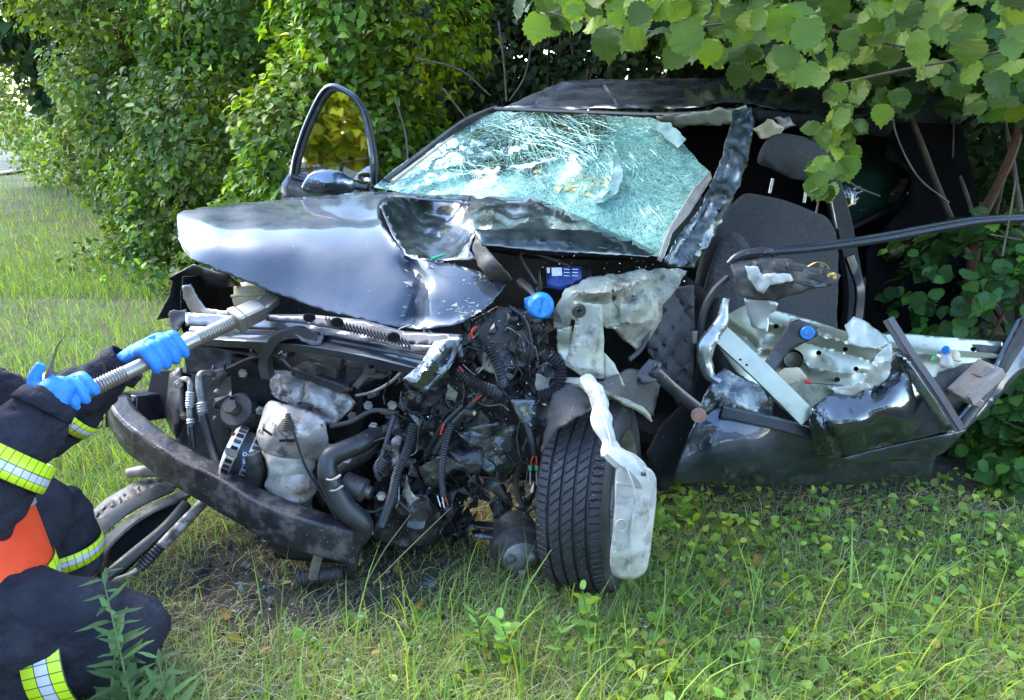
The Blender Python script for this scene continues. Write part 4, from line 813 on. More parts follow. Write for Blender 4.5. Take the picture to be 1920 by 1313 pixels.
def f(m):   # scraped and torn lower corner
    b = bvh_of(hood)
    for cx, cy, sx, sy, n_, w_ in ((880, 580, 40, 16, 90, 3.5), (900, 520, 40, 10, 40, 3), (840, 492, 30, 3, 40, 2.5), (780, 600, 22, 8, 18, 3), (810, 500, 10, 4, 18, 3), (765, 520, 4, 40, 14, 1.5)):
        for i in range(n_):
            x, y = cx + RNG.normal(0, sx * .6), cy + RNG.normal(0, sy * .6) - (0 if cx != 880 else (cx - 880) * .3); w_ = abs(RNG.normal(0, 2.2)) + .5; q = [onto(b, x + RNG.normal(0, w_), y + RNG.normal(0, w_ * .6), .0025) for _ in range(4)]
            if all(q): m.add(q, [(0, 1, 2), (0, 2, 3)], chipm)
B(f, 'paint_chips', hood, smooth=False)['kind'] = 'stuff'
B(lambda m: m.sheet([(806, 484, 2.03), (838, 474, 2.02), (834, 480, 2.02), (812, 488, 2.03)], [], pm('green_film', (.03, .35, .16), rough=.3), step=8, crumple=()), 'green_sliver', hood, solid=.001)

# --- slam panel and left front corner
def f(m):
    m.sweep(L((352, 622, 2.250), (430, 626, 2.160), (520, 630, 2.090), (600, 638, 2.020), (700, 656, 1.920), (800, 678, 1.840), (850, 680, 1.810)), [(-.03, -.014), (-.022, .006), (-.006, .002), (-.003, -.003), (.004, .003), (.034, .004), (.038, -.02), (.03, -.028), (-.024, -.03)], paint, seg=8, up=(0, -.5, 1))
slam = B(f, 'front_crossmember', bevel=.001)
def f(m):
    T_ = [(348, 586, 2.260), (430, 590, 2.180), (520, 594, 2.110), (600, 602, 2.040), (700, 621, 1.940), (800, 643, 1.850), (868, 646, 1.810)]
    m.sheet(T_ + [(x, y + 25, Y - .035) for x, y, Y in T_[::-1]], [(x, y + 12, Y - .03) for x, y, Y in T_], paint, step=8, crumple=((.002, 9),), creases=[([(x, y + 9) for x, y, Y in T_], .008, 2.5)])
B(f, 'crossmember_face', solid=.003)
def f(m):
    m.sheet([(500, 590, 2.050), (580, 590, 2.010), (680, 600, 1.930), (760, 622, 1.860), (868, 628, 1.790), (850, 650, 1.775), (760, 645, 1.830), (660, 622, 1.910), (560, 606, 2.000), (500, 602, 2.040)], [], blackmt, step=8, crumple=((.002, 9),))
B(f, 'crossmember_top', solid=.003)
for i in range(24):
    x = 610 + i * 6.5; y = 596 + i * 1.75
    o_ = B(lambda m: m.box(W(x, y, 1.965 - i * .0062), W(x + 9, y + 15, 1.935 - i * .0062), .0022, .01, hose), 'vent_slot')
for x, y, Y in ((580, 594, 1.970), (632, 603, 1.920), (738, 631, 1.830)): B(lambda m: m.lathe(W(x, y, Y), W(x, y + 3, Y - .006), [(0, 0), (0, .012), (.5, .017), (1, .014), (1, .0)], voidm, n=20), 'bolt_recess')
def f(m):   # hanging end
    m.sheet([(815, 640, 1.790), (868, 632, 1.760), (850, 675, 1.750), (828, 708, 1.740), (796, 738, 1.750), (755, 712, 1.770), (790, 682, 1.770)], [(810, 690, 1.740)], paint_scr, step=7, crumple=((.004, 14),), creases=[([(835, 650), (775, 722)], -.02, 4), ([(848, 660), (800, 725)], .015, 4)])
B(f, 'crossmember_end', solid=.004)
def f(m):   # black plastic corner sticking out at left
    m.sheet([(316, 523, 2.35), (362, 496, 2.35), (430, 518, 2.3), (455, 535, 2.4), (350, 545, 2.45), (345, 590, 2.45), (294, 600, 2.42), (318, 555, 2.4), (324, 528, 2.38)], [], blackpl, step=9, crumple=((.006, 8),))
    m.sheet([(345, 520, 2.3), (420, 515, 2.5), (480, 560, 2.55), (460, 620, 2.5), (350, 640, 2.45), (335, 600, 2.4)], [], voidm, step=14, crumple=((.02, 8),))
B(f, 'headlamp_surround', solid=.004)
def f(m):
    m.sheet([(342, 536, 2.3), (358, 532, 2.3), (372, 560, 2.29), (386, 578, 2.28), (440, 585, 2.22), (500, 590, 2.18), (500, 598, 2.17), (430, 596, 2.22), (360, 588, 2.3), (345, 560, 2.31)], [], steel, step=6, crumple=((.004, 15),), ragged=.5)
    m.sheet([(320, 585, 2.34), (348, 578, 2.33), (350, 600, 2.33), (330, 625, 2.34), (318, 610, 2.35)], [], pm('torn_grey_plastic', (.12, .11, .12), rough=.6, bump=.3), step=6, crumple=((.015, 22),), ragged=1.2)
B(f, 'torn_bracket', solid=.003)
B(lambda m: m.lathe(W(470, 575, 2.4), W(466, 528, 2.42), [(0, 0), (0, .05), (.3, .056), (.38, .056), (.42, .06), (.5, .06), (.52, .05), (.8, .048), (.95, .035), (1, 0)], beige_lt, n=24), 'coolant_tank')
for pts in [L((385, 632, 2.3), (440, 636, 2.25), (500, 652, 2.2)), L((370, 610, 2.3), (440, 614, 2.25), (508, 630, 2.2)), L((375, 648, 2.3), (430, 655, 2.25), (500, 668, 2.2))]:
    B(lambda m: m.sweep(pts, [(-.03, -.003), (.03, .004), (.03, .01), (-.03, .004)], blackmt), 'grille_slat')
def f(m):   # torn headlamp ring / fan shroud arc
    m.sweep(L((600, 632, 2.02), (560, 622, 2.03), (520, 634, 2.05), (498, 672, 2.07), (502, 708, 2.07)), [(-.012, -.02), (.012, -.02), (.014, .02), (-.01, .022)], pm('worn_black_plastic', (.045, .042, .045), (.03, .03, .032), rough=.45, bump=.2, speck=.05), up=(0, 1, 0), seg=8)
    m.sheet([(548, 622, 2.02), (568, 617, 2.02), (608, 628, 2.0), (598, 648, 1.99), (575, 645, 2.0), (560, 634, 2.01)], [], pm('greyish_shroud', (.13, .125, .13), rough=.6, bump=.3, speck=.05), step=7, crumple=((.006, 16),), ragged=1)
B(f, 'fan_shroud', solid=.003)

# --- bumper beam and leg
def f(m):
    sec = [(-.035, -.05), (-.035, -.016), (-.012, -.006), (-.035, .006), (-.035, .05), (-.02, .06), (.03, .058), (.035, .05), (.035, -.05), (.02, -.058), (-.02, -.058)]
    P = L((222, 770, 2.22), (255, 815, 2.13), (330, 870, 2.04), (420, 920, 1.96), (500, 965, 1.90), (590, 1000, 1.86), (680, 1022, 1.86))
    m.sweep(P, [(a, b) for a, b in sec], beam_m, seg=8); k = len(m.v) // len(sec)
    b0 = 0
    m.f.append(tuple(range(len(sec)))); m.m.append(0); m.f.append(tuple((k - 1) * len(sec) + i for i in range(len(sec)))); m.m.append(0); m.jitter(.006, 9)
B(f, 'bumper_beam', bevel=.006)
B(lambda m: m.tube(L((232, 742, 2.24), (262, 782, 2.16), (330, 836, 2.08), (420, 885, 2.0), (500, 930, 1.94), (585, 968, 1.89), (676, 1000, 1.87)), .0035, blackmt, n=6), 'beam_lip')
def f(m): m.box(W(235, 765, 2.25), W(335, 752, 2.45), .09, .09, blackmt); m.box(W(300, 735, 2.33), W(330, 740, 2.4), .1, .15, voidm)
B(f, 'crash_box', bevel=.005)
B(lambda m: m.sheet([(500, 990, 1.9), (600, 1010, 1.88), (660, 1035, 1.88), (650, 1056, 1.9), (560, 1050, 1.93), (515, 1045, 1.93)], [], blackpl, step=10, crumple=((.01, 10),)), 'lower_grille_scrap', solid=.006)
B(lambda m: m.box(W(600, 1030, 1.86), W(585, 1085, 1.84), .02, .02, steel), 'tow_bracket')
B(lambda m: m.tube(L((560, 1085, 1.86), (600, 1080, 1.86), (640, 1072, 1.88)), .02, blackpl_d, n=10, rib=(.012, .1)), 'lower_hose')

# --- engine and what hangs around it
eng = thing('engine', W(580, 850, 2.2)); eng.name = 'engine'; 
eng.parent = car; eng.location = WL['engine'] - WL['wrecked_car']
def E(fn, name, **k): return B(fn, name, eng, **k)
E(lambda m: (m.box(W(480, 700, 2.35), W(720, 760, 2.15), .25, .2, voidm), m.box(W(500, 860, 2.3), W(720, 900, 2.15), .3, .3, voidm), m.jitter(.01, 8)), 'engine_block', bevel=.01)
def f(m):
    m.sheet([(512, 700, 2.14), (548, 695, 2.16), (650, 735, 2.06), (668, 755, 2.03), (628, 798, 2.0), (600, 790, 2.01), (515, 745, 2.1), (508, 722, 2.13)], [(590, 745, 2.04), (540, 722, 2.08)], alu, step=7, crumple=((.012, 16), (.006, 40)), creases=[([(575, 720), (560, 770)], .02, 4), ([(515, 735), (620, 785)], .02, 4)], ragged=.6)
E(f, 'valve_cover', solid=.012)
for x, y in ((530, 712), (580, 745), (608, 757), (640, 772)): E(lambda m: m.lathe(W(x, y, 2.06), W(x + 2, y + 3, 2.04), [(0, .012), (.6, .012), (.6, .007), (1, .007), (1, 0)], steel, n=6), 'cover_bolt')
def f(m):
    m.sheet([(505, 755, 2.04), (530, 758, 2.02), (600, 782, 1.97), (612, 810, 1.96), (615, 845, 1.97), (595, 862, 1.98), (545, 866, 1.96), (500, 850, 1.96), (484, 820, 1.99), (490, 785, 2.02)], [(545, 815, 1.9), (520, 800, 1.93), (580, 820, 1.92)], shield, step=6, crumple=((.008, 14), (.004, 34)), smooth=3, facet=.006)
E(f, 'heat_shield', solid=.006)
E(lambda m: m.sheet([(494, 802, 1.925), (512, 815, 1.905), (508, 818, 1.905), (491, 806, 1.925)], [], voidm, step=5, crumple=()), 'shield_slot')
E(lambda m: m.sheet([(523, 824, 1.9), (555, 823, 1.89), (553, 829, 1.888), (524, 829, 1.9)], [], voidm, step=5, crumple=()), 'shield_slot')
def f(m):
    P = L((548, 850, 1.99), (545, 880, 1.98), (548, 905, 1.97), (555, 930, 1.98), (560, 955, 1.99)); m.tube(P, [.07, .068, .062, .064, .05, .046], shield2, n=26, seg=9, rough=.022)
E(f, 'exhaust_manifold')
E(lambda m: m.tube(L((540, 775, 1.93), (541, 790, 1.92), (543, 805, 1.91)), [.006, .012, .016], rusty, n=10, rib=(.006, .2)), 'oxygen_sensor')
E(lambda m: m.tube(L((541, 782, 1.9), (560, 840, 1.88), (575, 880, 1.87), (600, 920, 1.87), (632, 975, 1.86)), .0035, hose, n=6), 'sensor_cable')
def f(m):
    m.lathe(W(438, 765, 2.1), W(480, 790, 2.22), [(0, 0), (0, .02), (.1, .02), (.1, .05), (.2, .058), (.5, .06), (.55, .052), (1, .05)], blackpl_d, n=26)
    m.lathe(W(430, 761, 2.08), W(441, 767, 2.11), [(0, 0), (0, .022), (1, .022), (1, 0)], blackpl_d, n=6)
E(f, 'oil_filter_housing')
# alternator: slotted alloy shell with fins, coil glimpses and sticker
a0, a1 = W(425, 838, 2.02), W(488, 862, 2.03)
def f(m):
    m.lathe(a0, a1, [(0, 0), (0, .03), (.04, .06), (.12, .071), (.36, .073), (.38, .066), (.62, .066), (.64, .073), (.9, .071), (.97, .06), (1, .03), (1, 0)], alt_m, n=40); m.lathe(a0, a1, [(.37, .0675), (.63, .0675)], blackpl, n=32)
    ax = (a1 - a0).normalized(); u = ax.orthogonal().normalized(); w = ax.cross(u)
    for k in range(22):
        an = k * 2 * math.pi / 22; dr = u * math.cos(an) + w * math.sin(an)
        for t0, t1 in ((.14, .33), (.67, .86)):
            p0 = a0.lerp(a1, t0) + dr * .0715; p1 = a0.lerp(a1, t1) + dr * .0725; m.box(p0, p1, .0105, .006, blackpl if k % 2 else voidm, up=dr)
    pass
    m.sheet([(422, 838, 1.95), (446, 846, 1.94), (444, 858, 1.94), (422, 852, 1.95)], [], alt_m, step=6, crumple=())
alt = E(f, 'alternator')
E(lambda m: m.sheet([(455, 845, 1.945), (464, 847, 1.945), (462, 875, 1.94), (453, 872, 1.94)], [], pm('blue_sticker', (.02, .12, .32), rough=.3), step=9, crumple=()), 'alternator_sticker')
def f(m):
    c = W(459, 852, 1.94); m.lathe(c, c + (EYE - c).normalized() * .001, [(0, .004), (0, .0055), (1, .0055), (1, .004)], white_lb, n=16)
    for i in range(3): m.box(W(456, 861 + 3.5 * i, 1.938), W(461, 862 + 3.5 * i, 1.938), .0005, .0022, white_lb)
E(f, 'sticker_print')
for x, y in ((437, 815), (450, 832), (447, 842)): E(lambda m: m.box(W(x, y, 2.0), W(x + 7, y + 2, 2.0), .01, .012, pm('copper_coil', (.45, .09, .04), rough=.4, metal=.5)), 'copper_coil')
E(lambda m: m.tube(L((470, 850, 1.96), (478, 880, 1.96), (474, 905, 1.97), (466, 925, 1.97)), [.022, .03, .026, .018], hose, n=10, rough=.008), 'belt_pulley_guard')
# coolant hoses
def hs(pts, r, name='coolant_hose', mat=None, rib=None, parent=None, **k): return B(lambda m: m.tube(L(*pts), r, mat or hose, n=14, rib=rib, **k), name, parent or eng)
hs([(708, 812, 1.98), (680, 830, 1.93), (645, 845, 1.9), (618, 858, 1.88), (614, 885, 1.86), (628, 920, 1.85), (650, 955, 1.84), (680, 982, 1.84), (672, 1010, 1.85)], [.027, .028, .028, .028, .027, .03, .032, .032, .03, .028])
hs([(718, 815, 2.02), (690, 848, 2.0), (660, 868, 2.0), (628, 890, 2.0)], .02)
for x, y in ((622, 892), (626, 912), (650, 958), (664, 966)):
    hs([(x - 16, y + 4, 1.845), (x, y + 9, 1.815), (x + 17, y - 1, 1.83)], .004, 'hose_clamp', steel)
hs([(560, 905, 2.06), (556, 940, 2.03), (560, 960, 2.0)], .045, 'lower_hose')
hs([(575, 880, 2.05), (620, 940, 2.0)], .03, 'lower_hose')
# ignition module, bracket, lifting eye on top
E(lambda m: (m.box(W(560, 690, 2.14), W(660, 725, 2.05), .07, .03, blackpl), m.box(W(600, 690, 2.12), W(640, 704, 2.08), .05, .05, blackpl_d), m.jitter(.006, 20)), 'ignition_module', bevel=.004)
for x, y in ((585, 690), (612, 700), (640, 712)): E(lambda m: m.box(W(x, y, 2.1), W(x + 14, y + 6, 2.08), .03, .03, blackpl_d), 'coil_cap', bevel=.004)
E(lambda m: m.sheet([(684, 672, 2.04), (694, 668, 2.04), (706, 682, 2.03), (704, 698, 2.02), (725, 702, 2.0), (716, 712, 2.0), (690, 708, 2.01), (672, 730, 2.02), (660, 725, 2.03), (682, 700, 2.03)], [], rusty2, step=5, crumple=((.004, 20),)), 'lifting_eye', solid=.005)
E(lambda m: m.tube(L((694, 676, 2.03), (696, 684, 2.025), (697, 690, 2.02)), .008, voidm, n=8), 'eye_hole')
E(lambda m: m.tube(L((580, 672, 2.14), (610, 682, 2.12), (640, 690, 2.1)), [.006, .012, .009], rusty2, n=8, rough=.004), 'throttle_link')
E(lambda m: m.tube(L((640, 688, 2.06), (645, 668, 2.05), (658, 660, 2.05), (672, 664, 2.05)), .007, blackpl, n=8), 'vacuum_pipe')
E(lambda m: m.lathe(W(645, 905, 1.92), W(688, 922, 1.9), [(0, 0), (0, .028), (.05, .034), (.9, .034), (1, .02), (1.2, .018), (1.2, 0)], rusty3, n=22), 'starter_motor')
hs([(738, 780, 1.95), (718, 850, 1.9), (706, 870, 1.88), (704, 882, 1.87), (712, 900, 1.87)], .007, 'metal_pipe', blackmt)
# AC pipes at the left with fittings
for pts, r in (([(340, 712, 2.24), (352, 712, 2.22), (357, 725, 2.2), (355, 752, 2.18), (356, 782, 2.16), (358, 815, 2.14)], .009), ([(402, 702, 2.25), (378, 702, 2.22), (374, 720, 2.2), (378, 755, 2.18), (380, 790, 2.16)], .012)):
    o_ = B(lambda m: m.tube(L(*pts), r, alu, n=12, seg=8), 'refrigerant_pipe')
for a, b, r in (((357, 735, 2.19), (356, 765, 2.17), .013), ((378, 755, 2.175), (381, 775, 2.16), .017), ((357, 785, 2.155), (358, 795, 2.15), .012)):
    B(lambda m: m.tube(L(a, b), r, alt_m, n=12, rib=(.008, .12)), 'pipe_fitting')
B(lambda m: m.tube(L((358, 800, 2.14), (360, 820, 2.13), (362, 840, 2.12)), .009, hose, n=10), 'rubber_pipe'); B(lambda m: m.tube(L((381, 780, 2.16), (395, 830, 2.12), (410, 875, 2.06)), .013, hose, n=10), 'rubber_pipe')
B(lambda m: (m.tube(L((400, 704, 2.25), (440, 694, 2.3)), .016, alu, n=12), m.tube(L((440, 694, 2.3), (470, 690, 2.35)), .01, blackpl, n=8)), 'pipe_fitting')
B(lambda m: m.sheet([(320, 700, 2.3), (340, 690, 2.28), (345, 780, 2.2), (332, 820, 2.2), (310, 780, 2.3)], [], blackmt, step=9, crumple=((.008, 12),)), 'radiator_bracket', solid=.01)
B(lambda m: m.sheet([(330, 690, 2.5), (480, 680, 2.6), (500, 760, 2.5), (480, 900, 2.35), (400, 930, 2.2), (330, 860, 2.3)], [], blackpl_d, step=14, crumple=((.01, 5),)), 'inner_wing', solid=.005)
B(lambda m: m.sheet([(345, 640, 2.42), (480, 650, 2.5), (470, 700, 2.45), (350, 700, 2.38)], [], rusty3, step=9, crumple=((.02, 12),)), 'suspension_turret', solid=.01)

# --- middle: blue cap, battery, wiring and shredded metal
B(lambda m: (m.lathe(W(1015, 576, 1.93), W(1012, 570, 1.99), [(0, 0), (0, .026), (.1, .032), (.5, .035), (.55, .03), (1, .03)], blue_pl, n=28), m.sheet([(983, 560, 1.97), (1000, 553, 1.97), (1030, 560, 1.96), (1030, 596, 1.95), (1005, 597, 1.96), (984, 577, 1.97)], [], blue_pl, step=9, crumple=())), 'washer_filler_cap', solid=.004)
B(lambda m: m.tube(L((975, 528, 2.1), (990, 540, 2.02), (1005, 558, 1.97)), [.014, .012, .01], blackpl_d, n=8, rough=.006), 'cap_strap')
bat = B(lambda m: m.sheet([(1024, 502, 2.18), (1088, 502, 2.2), (1090, 525, 2.18), (1050, 545, 2.14), (1026, 538, 2.15)], [], blue_lb, step=10, crumple=((.003, 10),)), 'battery', solid=.008)
B(lambda m: (m.box(W(1055, 520, 2.32), W(1060, 560, 2.26), .16, .12, blackpl)), 'battery_case', bat, bevel=.006)
def f(m):
    m.sheet([(1034, 502, 2.155), (1053, 502, 2.16), (1054, 517, 2.15), (1035, 518, 2.15)], [], white_lb, step=8, crumple=()); m.sheet([(1025, 502, 2.155), (1031, 502, 2.155), (1031, 512, 2.15), (1026, 512, 2.15)], [], white_lb, step=5, crumple=())
    for i in range(6): x = 1057 + (i % 2) * 16; y = 504 + (i // 2) * 6; m.sheet([(x, y, 2.155), (x + 11, y + .6, 2.155), (x + 11, y + 2.4, 2.155), (x, y + 1.8, 2.155)], [], white_lb, step=5, crumple=())
B(f, 'battery_print', bat)
B(lambda m: m.tube(L((1006, 532, 2.1), (976, 482, 2.14), (990, 474, 2.16), (1040, 488, 2.2), (1090, 510, 2.22)), .0045, blackpl_d, n=6), 'battery_cable')
B(lambda m: m.sheet([(885, 600, 2.0), (930, 575, 2.03), (985, 580, 2.03), (1000, 640, 2.0), (985, 690, 1.97), (905, 690, 1.96), (885, 650, 1.98)], [], voidm2, step=8, crumple=((.006, 12),), facet=.008), 'fuse_box_cover', solid=.01)
def f(m):   # crumpled cream inner wing and strut tower
    m.sheet([(1040, 580, 2.0), (1060, 545, 2.03), (1110, 518, 2.1), (1170, 510, 2.18), (1230, 500, 2.25), (1286, 508, 2.28), (1270, 540, 2.25), (1242, 575, 2.2), (1240, 600, 2.18), (1215, 640, 2.15), (1200, 660, 2.15), (1160, 630, 2.12), (1120, 600, 2.05), (1070, 600, 2.0), (1068, 620, 1.98), (1038, 612, 1.98)],
            [(1100, 555, 2.02), (1150, 560, 2.06), (1200, 570, 2.1)], cream, step=7, crumple=((.02, 8), (.008, 22)), creases=[([(1080, 552), (1150, 545), (1215, 520)], -.045, 5), ([(1090, 562), (1180, 560), (1240, 520)], .04, 6), ([(1150, 555), (1158, 605)], .04, 4), ([(1160, 604), (1220, 600)], -.03, 4)], ragged=.9, seed=2, facet=.018)
B(f, 'inner_wing_panel', solid=.003, sharp=22)
def f(m):
    m.sheet([(1076, 566, 1.96), (1128, 572, 1.97), (1132, 640, 1.95), (1132, 712, 1.92), (1090, 705, 1.9), (1060, 685, 1.91), (1070, 650, 1.94), (1078, 610, 1.96)], [(1105, 640, 1.92)], cream, step=7, crumple=((.008, 12),), creases=[([(1080, 575), (1085, 640), (1066, 680)], -.02, 4), ([(1090, 690), (1130, 700)], -.015, 4)], ragged=.4, seed=12)
    m.sheet([(1132, 660, 1.95), (1150, 680, 1.95), (1172, 724, 1.93), (1130, 716, 1.93)], [], cream, step=7, crumple=((.006, 12),), ragged=.5)
    m.sheet([(1044, 620, 1.97), (1072, 612, 1.97), (1074, 680, 1.95), (1060, 690, 1.94), (1046, 660, 1.96)], [], primer, step=6, crumple=((.012, 16),), ragged=.6)
B(f, 'strut_tower_panel', solid=.004, sharp=22)
B(lambda m: m.lathe(W(1085, 582, 1.945), W(1086, 584, 1.925), [(0, .018), (.4, .02), (1, .016), (1, .006), (.6, 0)], blackpl, n=18), 'rubber_grommet')
def f(m):
    m.sheet([(1245, 560, 2.3), (1262, 540, 2.32), (1300, 535, 2.34), (1302, 640, 2.34), (1296, 740, 2.3), (1270, 760, 2.28), (1245, 700, 2.22), (1215, 660, 2.22), (1210, 640, 2.2)], [(1262, 640, 2.24)], quilt, step=8, crumple=((.004, 8),), creases=[([(1262, 545), (1302, 610)], .02, 3), ([(1238, 580), (1300, 665)], .02, 3), ([(1215, 610), (1298, 720)], .02, 3), ([(1212, 650), (1285, 745)], .02, 3), ([(1302, 560), (1222, 660)], .02, 3), ([(1302, 610), (1235, 690)], .02, 3), ([(1300, 670), (1255, 725)], .02, 3)])
B(f, 'quilted_wing_liner', solid=.008)
B(lambda m: m.tube(L((1245, 560, 2.28), (1225, 600, 2.18), (1205, 650, 2.15), (1180, 675, 2.12)), .007, quilt, n=6), 'liner_edge')
def f(m):   # wheel-arch liner, ragged, over the tyre
    m.sheet([(1040, 720, 1.9), (1130, 715, 1.9), (1180, 690, 1.98), (1240, 700, 2.1), (1225, 780, 2.02), (1190, 760, 1.97), (1130, 745, 1.86), (1100, 775, 1.8), (1050, 800, 1.78), (1015, 850, 1.8), (1025, 790, 1.84)], [(1100, 740, 1.86)], blackpl_d, step=8, crumple=((.008, 9),), ragged=1)
B(f, 'wheel_arch_liner', solid=.004)
B(lambda m: m.tube(L((1050, 715, 1.92), (1075, 715, 1.9), (1100, 722, 1.88), (1160, 748, 1.88), (1205, 770, 1.93), (1222, 790, 1.95)), [.012, .013, .012, .007, .009, .004], cream, n=8, rough=.006), 'arch_rim')
# suspension link with bolt, painted dark
B(lambda m: (m.sheet([(1190, 705, 2.0), (1218, 672, 2.02), (1240, 680, 2.02), (1232, 715, 2.0), (1205, 722, 1.99)], [], blackmt, step=7, crumple=((.004, 12),)), m.sweep(L((1225, 695, 2.0), (1265, 732, 2.02), (1315, 772, 2.04)), [(-.016, -.008), (.016, -.008), (.016, .0), (.008, .006), (-.008, .006), (-.016, 0)], blackmt, up=(0, -1, 0))), 'control_arm', solid=.003)
B(lambda m: m.lathe(W(1310, 778, 2.02), W(1310, 780, 1.995), [(0, .022), (.5, .022), (.5, .012), (1, .012), (1, 0)], pm('rust_bolt', (.3, .16, .12), rough=.5, metal=.5), n=16), 'hinge_bolt')
# white washer bottle hanging in front of the tyre
def f(m):
    m.tube(L((1100, 712, 1.86), (1118, 740, 1.8), (1128, 775, 1.74), (1130, 800, 1.7), (1142, 825, 1.67), (1148, 850, 1.65)), [.015, .018, .014, .018, .023, .019, .02], white_pl, n=9, flat=.6, rough=.014)
    m.tube(L((1145, 845, 1.65), (1170, 865, 1.64), (1195, 885, 1.64), (1202, 900, 1.64)), [.02, .026, .03, .024], white_pl, n=9, flat=.5, rough=.01)
    m.sheet([(1160, 872, 1.62), (1195, 868, 1.63), (1222, 884, 1.65), (1226, 915, 1.66), (1222, 960, 1.66), (1212, 1040, 1.66), (1204, 1070, 1.66), (1180, 1082, 1.65), (1150, 1074, 1.64), (1144, 1050, 1.63), (1150, 1000, 1.62), (1154, 930, 1.62)], [(1190, 960, 1.61), (1180, 1030, 1.61)], white_pl, step=8, crumple=((.004, 14),), smooth=3)
B(f, 'washer_bottle', solid=.02, sharp=24)
B(lambda m: (m.tube(L((1104, 716, 1.835), (1122, 745, 1.775), (1132, 778, 1.715), (1142, 815, 1.66), (1150, 850, 1.63), (1175, 880, 1.605), (1190, 930, 1.6), (1183, 1000, 1.6), (1178, 1070, 1.615)), .0028, white_pl, n=6), m.tube(L(*[(1165 + 11 * math.cos(a_ * .524), 985 + 11 * math.sin(a_ * .524), 1.597) for a_ in range(13)]), .0014, white_pl, n=5), m.tube(L((1156, 905, 1.605), (1210, 912, 1.62)), .003, white_pl, n=6), m.tube(L((1150, 1035, 1.61), (1208, 1042, 1.63)), .003, white_pl, n=6)), 'bottle_seam')
B(lambda m: m.sheet([(1201, 882, 1.6), (1211, 883, 1.6), (1212, 892, 1.6), (1202, 892, 1.6)], [], steel, step=5, crumple=()), 'bottle_clip', solid=.004)
# front wheel
wc = Vector((.238, 1.955, .275)); al = R(20); ax = Vector((math.cos(al), -math.sin(al), .07)).normalized(); wheel = thing('front_wheel', wc); wheel.parent = car; wheel.location = wc - WL['wrecked_car']
fw = UP.cross(ax).normalized(); uw = ax.cross(fw)
def wheel_grid(prof_w, prof_r, nth, fn, mat, m):
    rows = []
    for j in range(nth):
        th = 2 * math.pi * j / nth; d = fw * math.cos(th) + uw * math.sin(th); rows.append([tuple(wc + ax * w_ + d * (r_ - fn(w_, th, r_))) for w_, r_ in zip(prof_w, prof_r)])
    rows.append(rows[0]); m.grid(np.array(rows), mat)
def groove(w_, th, r_):
    if r_ < .268: return 0
    g = 0
    for c in (-.052, -.018, .018, .052):
        if abs(w_ - c) < .0042: g = .008
    s = th * .275
    if abs(w_) > .06: q = (s + abs(w_) * .15) / .021 % 1; q2 = .16
    else: q = (s + w_ * .9) / .027 % 1; q2 = .1
    if q < q2: g = max(g, .0045)
    return g
pw = np.r_[-.092, -.096, -.094, -.088, np.linspace(-.082, .082, 100), .088, .094, .096, .092]; pr_ = np.r_[.19, .22, .25, .265, .279 - 30 * np.abs(np.linspace(-.082, .082, 100)) ** 3.2 , .265, .25, .22, .19]
tyre = B(lambda m: wheel_grid(pw, pr_, 540, groove, rubber, m), 'tyre', wheel, sharp=28)
def f(m):
    m.lathe(wc - ax * .09, wc + ax * .09, [(0, .19), (0, .18), (.1, .165), (.7, .16), (.9, .172), (1.0, .186), (1.02, .19)], steel, n=48)
    m.lathe(wc + ax * .0, wc + ax * .05, [(0, .16), (0, .12), (.6, .11), (1, .06), (1, 0)], blackmt, n=32)
rim = B(f, 'rim', wheel)
for k in range(5):
    d = fw * math.cos(k * 1.2566) + uw * math.sin(k * 1.2566); B(lambda m: m.lathe(wc + ax * .04 + d * .085, wc + ax * .06 + d * .085, [(0, .011), (1, .01), (1, 0)], steel, n=6), 'wheel_bolt', wheel)
# round motor lying at the tyre's foot
def f(m):
    a, b = W(965, 1010, 2.0), W(978, 1050, 1.9); m.lathe(a, b, [(-.5, .05), (-.4, .075), (.2, .08), (.25, .082), (.5, .082), (.55, .07), (.9, .06), (1, .045), (1, 0)], rusty3, n=30)
    m.lathe(a.lerp(b, .55), b + (b - a) * .1, [(0, .066), (.6, .06), (.8, .05), (1, .02), (1, 0)], alt_m2, n=24); 
    for k in range(3): an = k * 2.1 + .6; c = b + Vector((math.cos(an) * .036, -.012, math.sin(an) * .036)); m.lathe(c, c + (b - a).normalized() * .014, [(0, .013), (.7, .013), (1, .007), (1, 0)], alt_m2, n=12)
B(f, 'gearbox_flange')
B(lambda m: (m.sheet([(882, 978, 2.0), (930, 980, 2.02), (1000, 985, 2.05), (1000, 1000, 2.0), (890, 990, 1.98)], [], blackmt, step=9), m.sheet([(885, 995, 1.98), (1000, 1000, 2.0), (995, 1020, 1.97), (890, 1008, 1.96)], [], paint, step=9)), 'subframe_rail', solid=.006)
B(lambda m: m.tube(L((1000, 800, 2.1), (968, 900, 2.05), (985, 960, 2.02), (1000, 1000, 1.98)), .009, rusty3, n=8), 'drive_link')
B(lambda m: m.sheet([(955, 748, 1.9), (1012, 750, 1.92), (1035, 758, 1.92), (1035, 795, 1.92), (1000, 805, 1.9), (975, 792, 1.89)], [], paint_scr, step=7, crumple=((.005, 12),), creases=[([(1010, 752), (995, 800)], -.03, 4)]), 'torn_wing_scrap', solid=.003)
